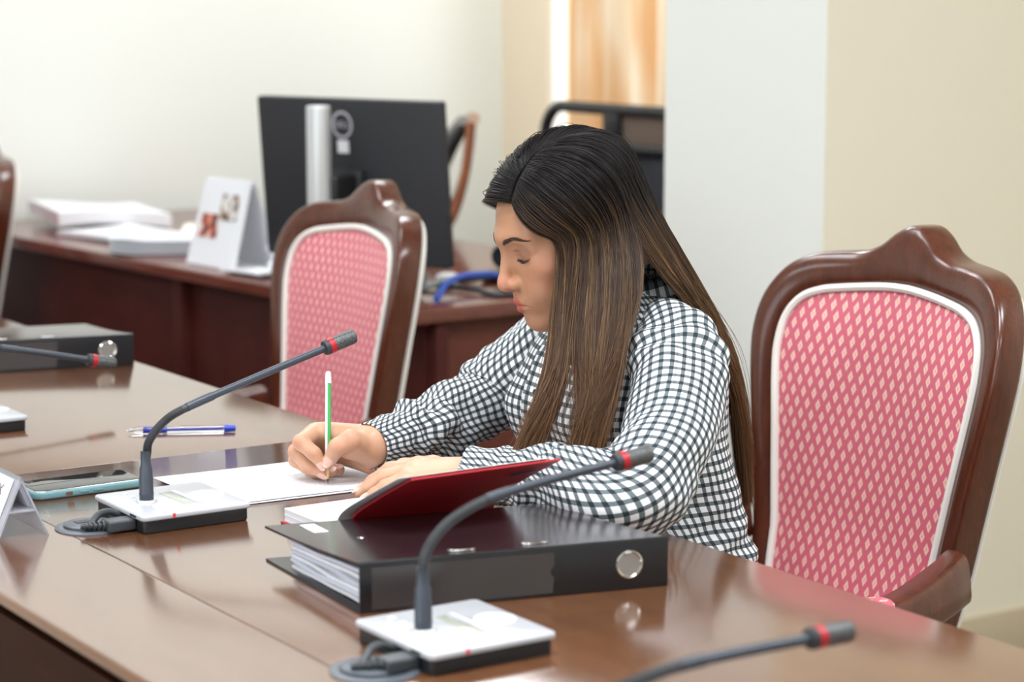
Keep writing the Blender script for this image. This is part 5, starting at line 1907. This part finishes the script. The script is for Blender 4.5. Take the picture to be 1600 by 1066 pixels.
def strands(s, w, side, off, lift, K=24, clump=None, tipj=None, start=0.022):
    """vectorised strand paths (N,K,3) in the world"""
    N = len(s)
    sr = s
    if side > 0:                                          # lengths divide in front of and behind the shoulder
        sr = np.where((s > 0.475) & (s < 0.565), np.where(s < 0.52, s - 0.055, s + 0.055), s)
    a, b = part_dir(w), exit_dir(s, side)
    a = a / np.linalg.norm(a, axis=1, keepdims=True)
    b = b / np.linalg.norm(b, axis=1, keepdims=True)
    om = np.arccos(np.clip((a * b).sum(1), -1, 1))[:, None]
    ctl = []
    for q in (0.0, 0.16, 0.36, 0.56, 0.78, 1.0):
        qq = (start + (1 - start) * q)[:, None] if np.ndim(start) else start + (1 - start) * q
        d = (np.sin((1 - qq) * om) * a + np.sin(qq * om) * b) / np.sin(om)
        # strands first run back from the parting, then down
        bow = np.sin(qq * PI)
        d = d + bow * np.stack([0 * s, np.interp(s, [0, 0.3], [0.04, -0.10]), np.interp(s, [0, 0.1, 0.35], [0.0, 0.05, 0.10]) + (0.0 if side > 0 else 1.0) * np.interp(s, [0, 0.5], [0.34, 0.0])], 1)
        o_ = off * (0.25 + 0.75 * min(1.0, q * 3)) + lift * math.sin(PI * min(1.0, q * 0.95))
        ctl.append(h2w(on_cranium(d, o_)))
    H = NEAR if side > 0 else FAR
    X_ = SN if side > 0 else FARS
    for k, h in enumerate(H):
        ss = s if k == 0 else (sr if clump is None or k < 2 else sr + (clump - sr) * (0.35 if k == 2 else 0.72))
        p = interp(ss, X_, h)
        if tipj is not None:
            p = p + tipj * np.array([(0.35, 0.35, 0.0), (0.6, 0.6, 0.1), (0.9, 0.9, 0.4), (1.0, 1.0, 1.0)][k])
        ctl.append(p)
    C_ = np.stack(ctl, 1)                                  # N,10,3
    out = []
    n = C_.shape[1]
    tt = np.linspace(0, n - 1 - 1e-6, K)
    for t_ in tt:
        i = int(t_)
        f = t_ - i
        p1, p2 = C_[:, i], C_[:, i + 1]
        p0 = C_[:, i - 1] if i > 0 else 2 * p1 - p2
        p3 = C_[:, i + 2] if i + 2 < n else 2 * p2 - p1
        out.append(0.5 * (2 * p1 + (p2 - p0) * f + (2 * p0 - 5 * p1 + 4 * p2 - p3) * f * f + (3 * p1 - p0 - 3 * p2 + p3) * f ** 3))
    Q = np.stack(out, 1)
    for _ in range(5):
        Q[:, 1:-1] = 0.25 * Q[:, :-2] + 0.5 * Q[:, 1:-1] + 0.25 * Q[:, 2:]
    return Q


M_hair = mat('brown_hair', rgb(50, 38, 34), 0.42, spec=0.27)
_t = NT(M_hair)
_ca = _t.n('ShaderNodeVertexColor', layer_name='Col')
_t.l(_ca.outputs[0], _t.b.inputs['Base Color'])


def hair_cols(P, tone):
    """dark roots to brown lengths; tone (N,) picks darker or lighter locks"""
    N, K, _ = P.shape
    zz = P[..., 2]
    g = np.clip((1.12 - zz) / 0.30, 0, 1)[..., None]
    root = np.array([lin(30), lin(26), lin(27)])
    mid = np.array([lin(104), lin(71), lin(46)])
    lite = np.array([lin(158), lin(122), lin(82)])
    c = root * (1 - g) + mid * g
    tl = (tone[:, None, None] * np.clip((1.13 - zz) / 0.12, 0, 1)[..., None])
    c = c * (1 - tl) + lite * tl
    return c


def hair_sheet(side, name, parent):
    ns, K = 60, 30
    s = np.linspace(0, 1, ns)
    P = strands(s, np.clip(s * 1.02, 0, 1), side, np.full(ns, -0.004), np.full(ns, 0.004), K)
    c = hair_cols(P, np.zeros(ns)) * 0.75
    I = np.arange(ns * K).reshape(ns, K)
    F = np.stack([I[:-1, :-1], I[1:, :-1], I[1:, 1:], I[:-1, 1:]], 2)
    keep = np.ones((ns - 1, K - 1), bool)
    if side > 0:                                          # the curtain parts over the shoulder
        gap = (s[:-1] > 0.45) & (s[:-1] < 0.58)
        keep[np.ix_(gap, np.arange(K - 1) > 18)] = False
        keep[np.ix_(s[:-1] < 0.58, np.arange(K - 1) > 22)] = False
    F = F[keep]
    return P, F.reshape(-1, 4), c


shv, shf, shc = [], [], []
of = 0
for side in (1, -1):
    P, F, c = hair_sheet(side, '', None)
    shv.append(P.reshape(-1, 3))
    shf.append(F + of)
    shc.append(c.reshape(-1, 3))
    of += P.shape[0] * P.shape[1]
hair = np_mesh('hair', np.concatenate(shv) - PB, np.concatenate(shf), M_hair, woman, cols=np.concatenate(shc))
m_ = hair.modifiers.new('t', 'SOLIDIFY')
m_.thickness = 0.003
m_.offset = 0

rng = np.random.default_rng(3)
paths, rads, cols_ = [], [], []
KS = 30
for side, N in ((1, 9000), (-1, 3200)):
    s = rng.random(N)
    if side > 0:
        s = np.where((s > 0.165) & (s < 0.215) & (rng.random(N) < 0.75), np.where(s < 0.19, s - 0.05, s + 0.05), s)
    w = np.clip(s + rng.normal(0, 0.035, N), 0, 1)
    off = rng.normal(0.0015, 0.0026, N).clip(-0.005, 0.010)
    lift = 0.006 + rng.normal(0, 0.0025, N)
    locks = np.array([0.03, 0.07, 0.11, 0.15, 0.24, 0.30, 0.36, 0.41, 0.46, 0.57, 0.62, 0.70, 0.8, 0.9, 1.0]) if side > 0 else np.linspace(0, 1, 8)
    srm = np.where((s > 0.475) & (s < 0.565), np.where(s < 0.52, s - 0.055, s + 0.055), s) if side > 0 else s
    cl = locks[np.abs(srm[:, None] - locks[None, :]).argmin(1)] + rng.normal(0, 0.008, N)
    tj = rng.normal(0, 1, (N, 3)) * np.array([0.005, 0.005, 0.010])
    tj[:, 2] = np.abs(tj[:, 2]) * np.where(rng.random(N) < 0.3, 2.2, 0.5)
    tj *= np.where(s > 0.5, 0.5, 1.0)[:, None]
    tj[:, 2] = np.where(s > 0.5, np.abs(rng.normal(-0.004, 0.035, N)), tj[:, 2])
    P = strands(s, w, side, off, lift, KS, cl, tj, rng.uniform(0.006, 0.026, N))
    # slight natural wave of each hair, growing towards the ends
    ph = rng.random((N, 1, 3)) * 6.28
    tt = np.linspace(0, 1, KS)[None, :, None]
    P = P + np.sin(ph + tt * rng.uniform(5, 14, (N, 1, 1))) * (0.0003 + 0.0014 * tt ** 2)
    bundle = np.sin(s * 70 + 1.3) * 0.5 + np.sin(s * 173) * 0.3 + rng.normal(0, 0.25, N)
    tone = np.clip(0.10 + 0.45 * bundle, 0, 0.8) * (rng.random(N) < 0.7)
    paths.append(P)
    rads.append(rng.uniform(0.00026, 0.00060, N)[:, None] * np.interp(np.linspace(0, 1, KS), [0, 0.1, 0.8, 1], [0.7, 1, 0.9, 0.35])[None, :])
    cols_.append(np.clip(hair_cols(P, tone) * rng.uniform(0.72, 1.2, N)[:, None, None], 0, 1))
# loose strands falling beside the cheek, and a few flyaway hairs
N = 110
s = rng.random(N) * 0.03
grp = rng.integers(0, 4, N)
sh = np.stack([-0.835 * (0.004 + 0.0035 * grp), 0.55 * (0.004 + 0.0035 * grp), 0 * s], 1) + rng.normal(0, 0.0007, (N, 3))
P = strands(s, s, 1, rng.normal(0.002, 0.001, N), np.full(N, 0.006), KS, None, sh)
paths.append(P)
rads.append(np.full((N, KS), 0.00034))
cols_.append(hair_cols(P, np.full(N, 0.1)))
N = 170
s = rng.random(N)
P = strands(s, s, 1, rng.normal(0.003, 0.0025, N), 0.008 + np.abs(rng.normal(0, 0.004, N)), KS, None, rng.normal(0, 0.011, (N, 3)) * np.where(s > 0.5, 0.4, 1.0)[:, None])
paths.append(P)
rads.append(np.full((N, KS), 0.00022))
cols_.append(hair_cols(P, np.full(N, 0.5)))
hs = hair_tubes('hair_strands', np.concatenate(paths), np.concatenate(rads), M_hair, hair, np.concatenate(cols_))
hs['kind'] = 'stuff'

# ------------------------------------------------------------------ the pencil in her right hand
ptip = np.array([1.314, 2.410, TOP + 0.0026])
ptop = np.array([1.3475, 2.4665, 0.884])
dq = Vector(ptop - ptip).normalized()
plen = float(np.linalg.norm(ptop - ptip))
pen = thing('pencil', 'green pencil with a white stripe and white eraser end held in her right hand', 'pencil', tuple(ptip))
pen.rotation_mode = 'QUATERNION'
pen.rotation_quaternion = dq.to_track_quat('Z', 'Y')
M_pg = mat('pencil_green', rgb(64, 172, 88), 0.3)
M_pw = mat('pencil_white', rgb(238, 240, 240), 0.35)
M_pwood = mat('pencil_wood', rgb(222, 184, 136), 0.7)
M_lead = mat('graphite', rgb(48, 48, 52), 0.4)
vs, fs, fm = [], [], []
for z_ in (0.022, plen - 0.014):
    for k in range(6):
        a = PI / 3 * k + 0.35
        vs.append((0.0038 * math.cos(a), 0.0038 * math.sin(a), z_))
b = MB()
for k in range(6):
    k2 = (k + 1) % 6
    b.raw([vs[k], vs[k2], vs[6 + k2], vs[6 + k]], [(0, 1, 2, 3)], mi=1 if k in (0, 3) else 0)
b.build('barrel', [M_pg, M_pw], pen, smooth=False)
MB().lathe([(0.0009, 0.0065), (0.0038, 0.0235), (0.0, 0.0235)], 12).build('sharpened_wood', M_pwood, pen)
MB().lathe([(0.0002, 0.0), (0.0011, 0.0068), (0.0, 0.007)], 10).build('lead', M_lead, pen)
MB().lathe([(0.0040, plen - 0.016), (0.0041, plen - 0.012), (0.0039, plen - 0.010), (0.0041, plen - 0.008), (0.0039, plen - 0.006), (0.0, plen - 0.006)], 16).build('ferrule', M_pw, pen)
MB().lathe([(0.0036, plen - 0.007), (0.0036, plen - 0.002), (0.0026, plen), (0.0, plen)], 14).build('eraser', M_pw, pen)
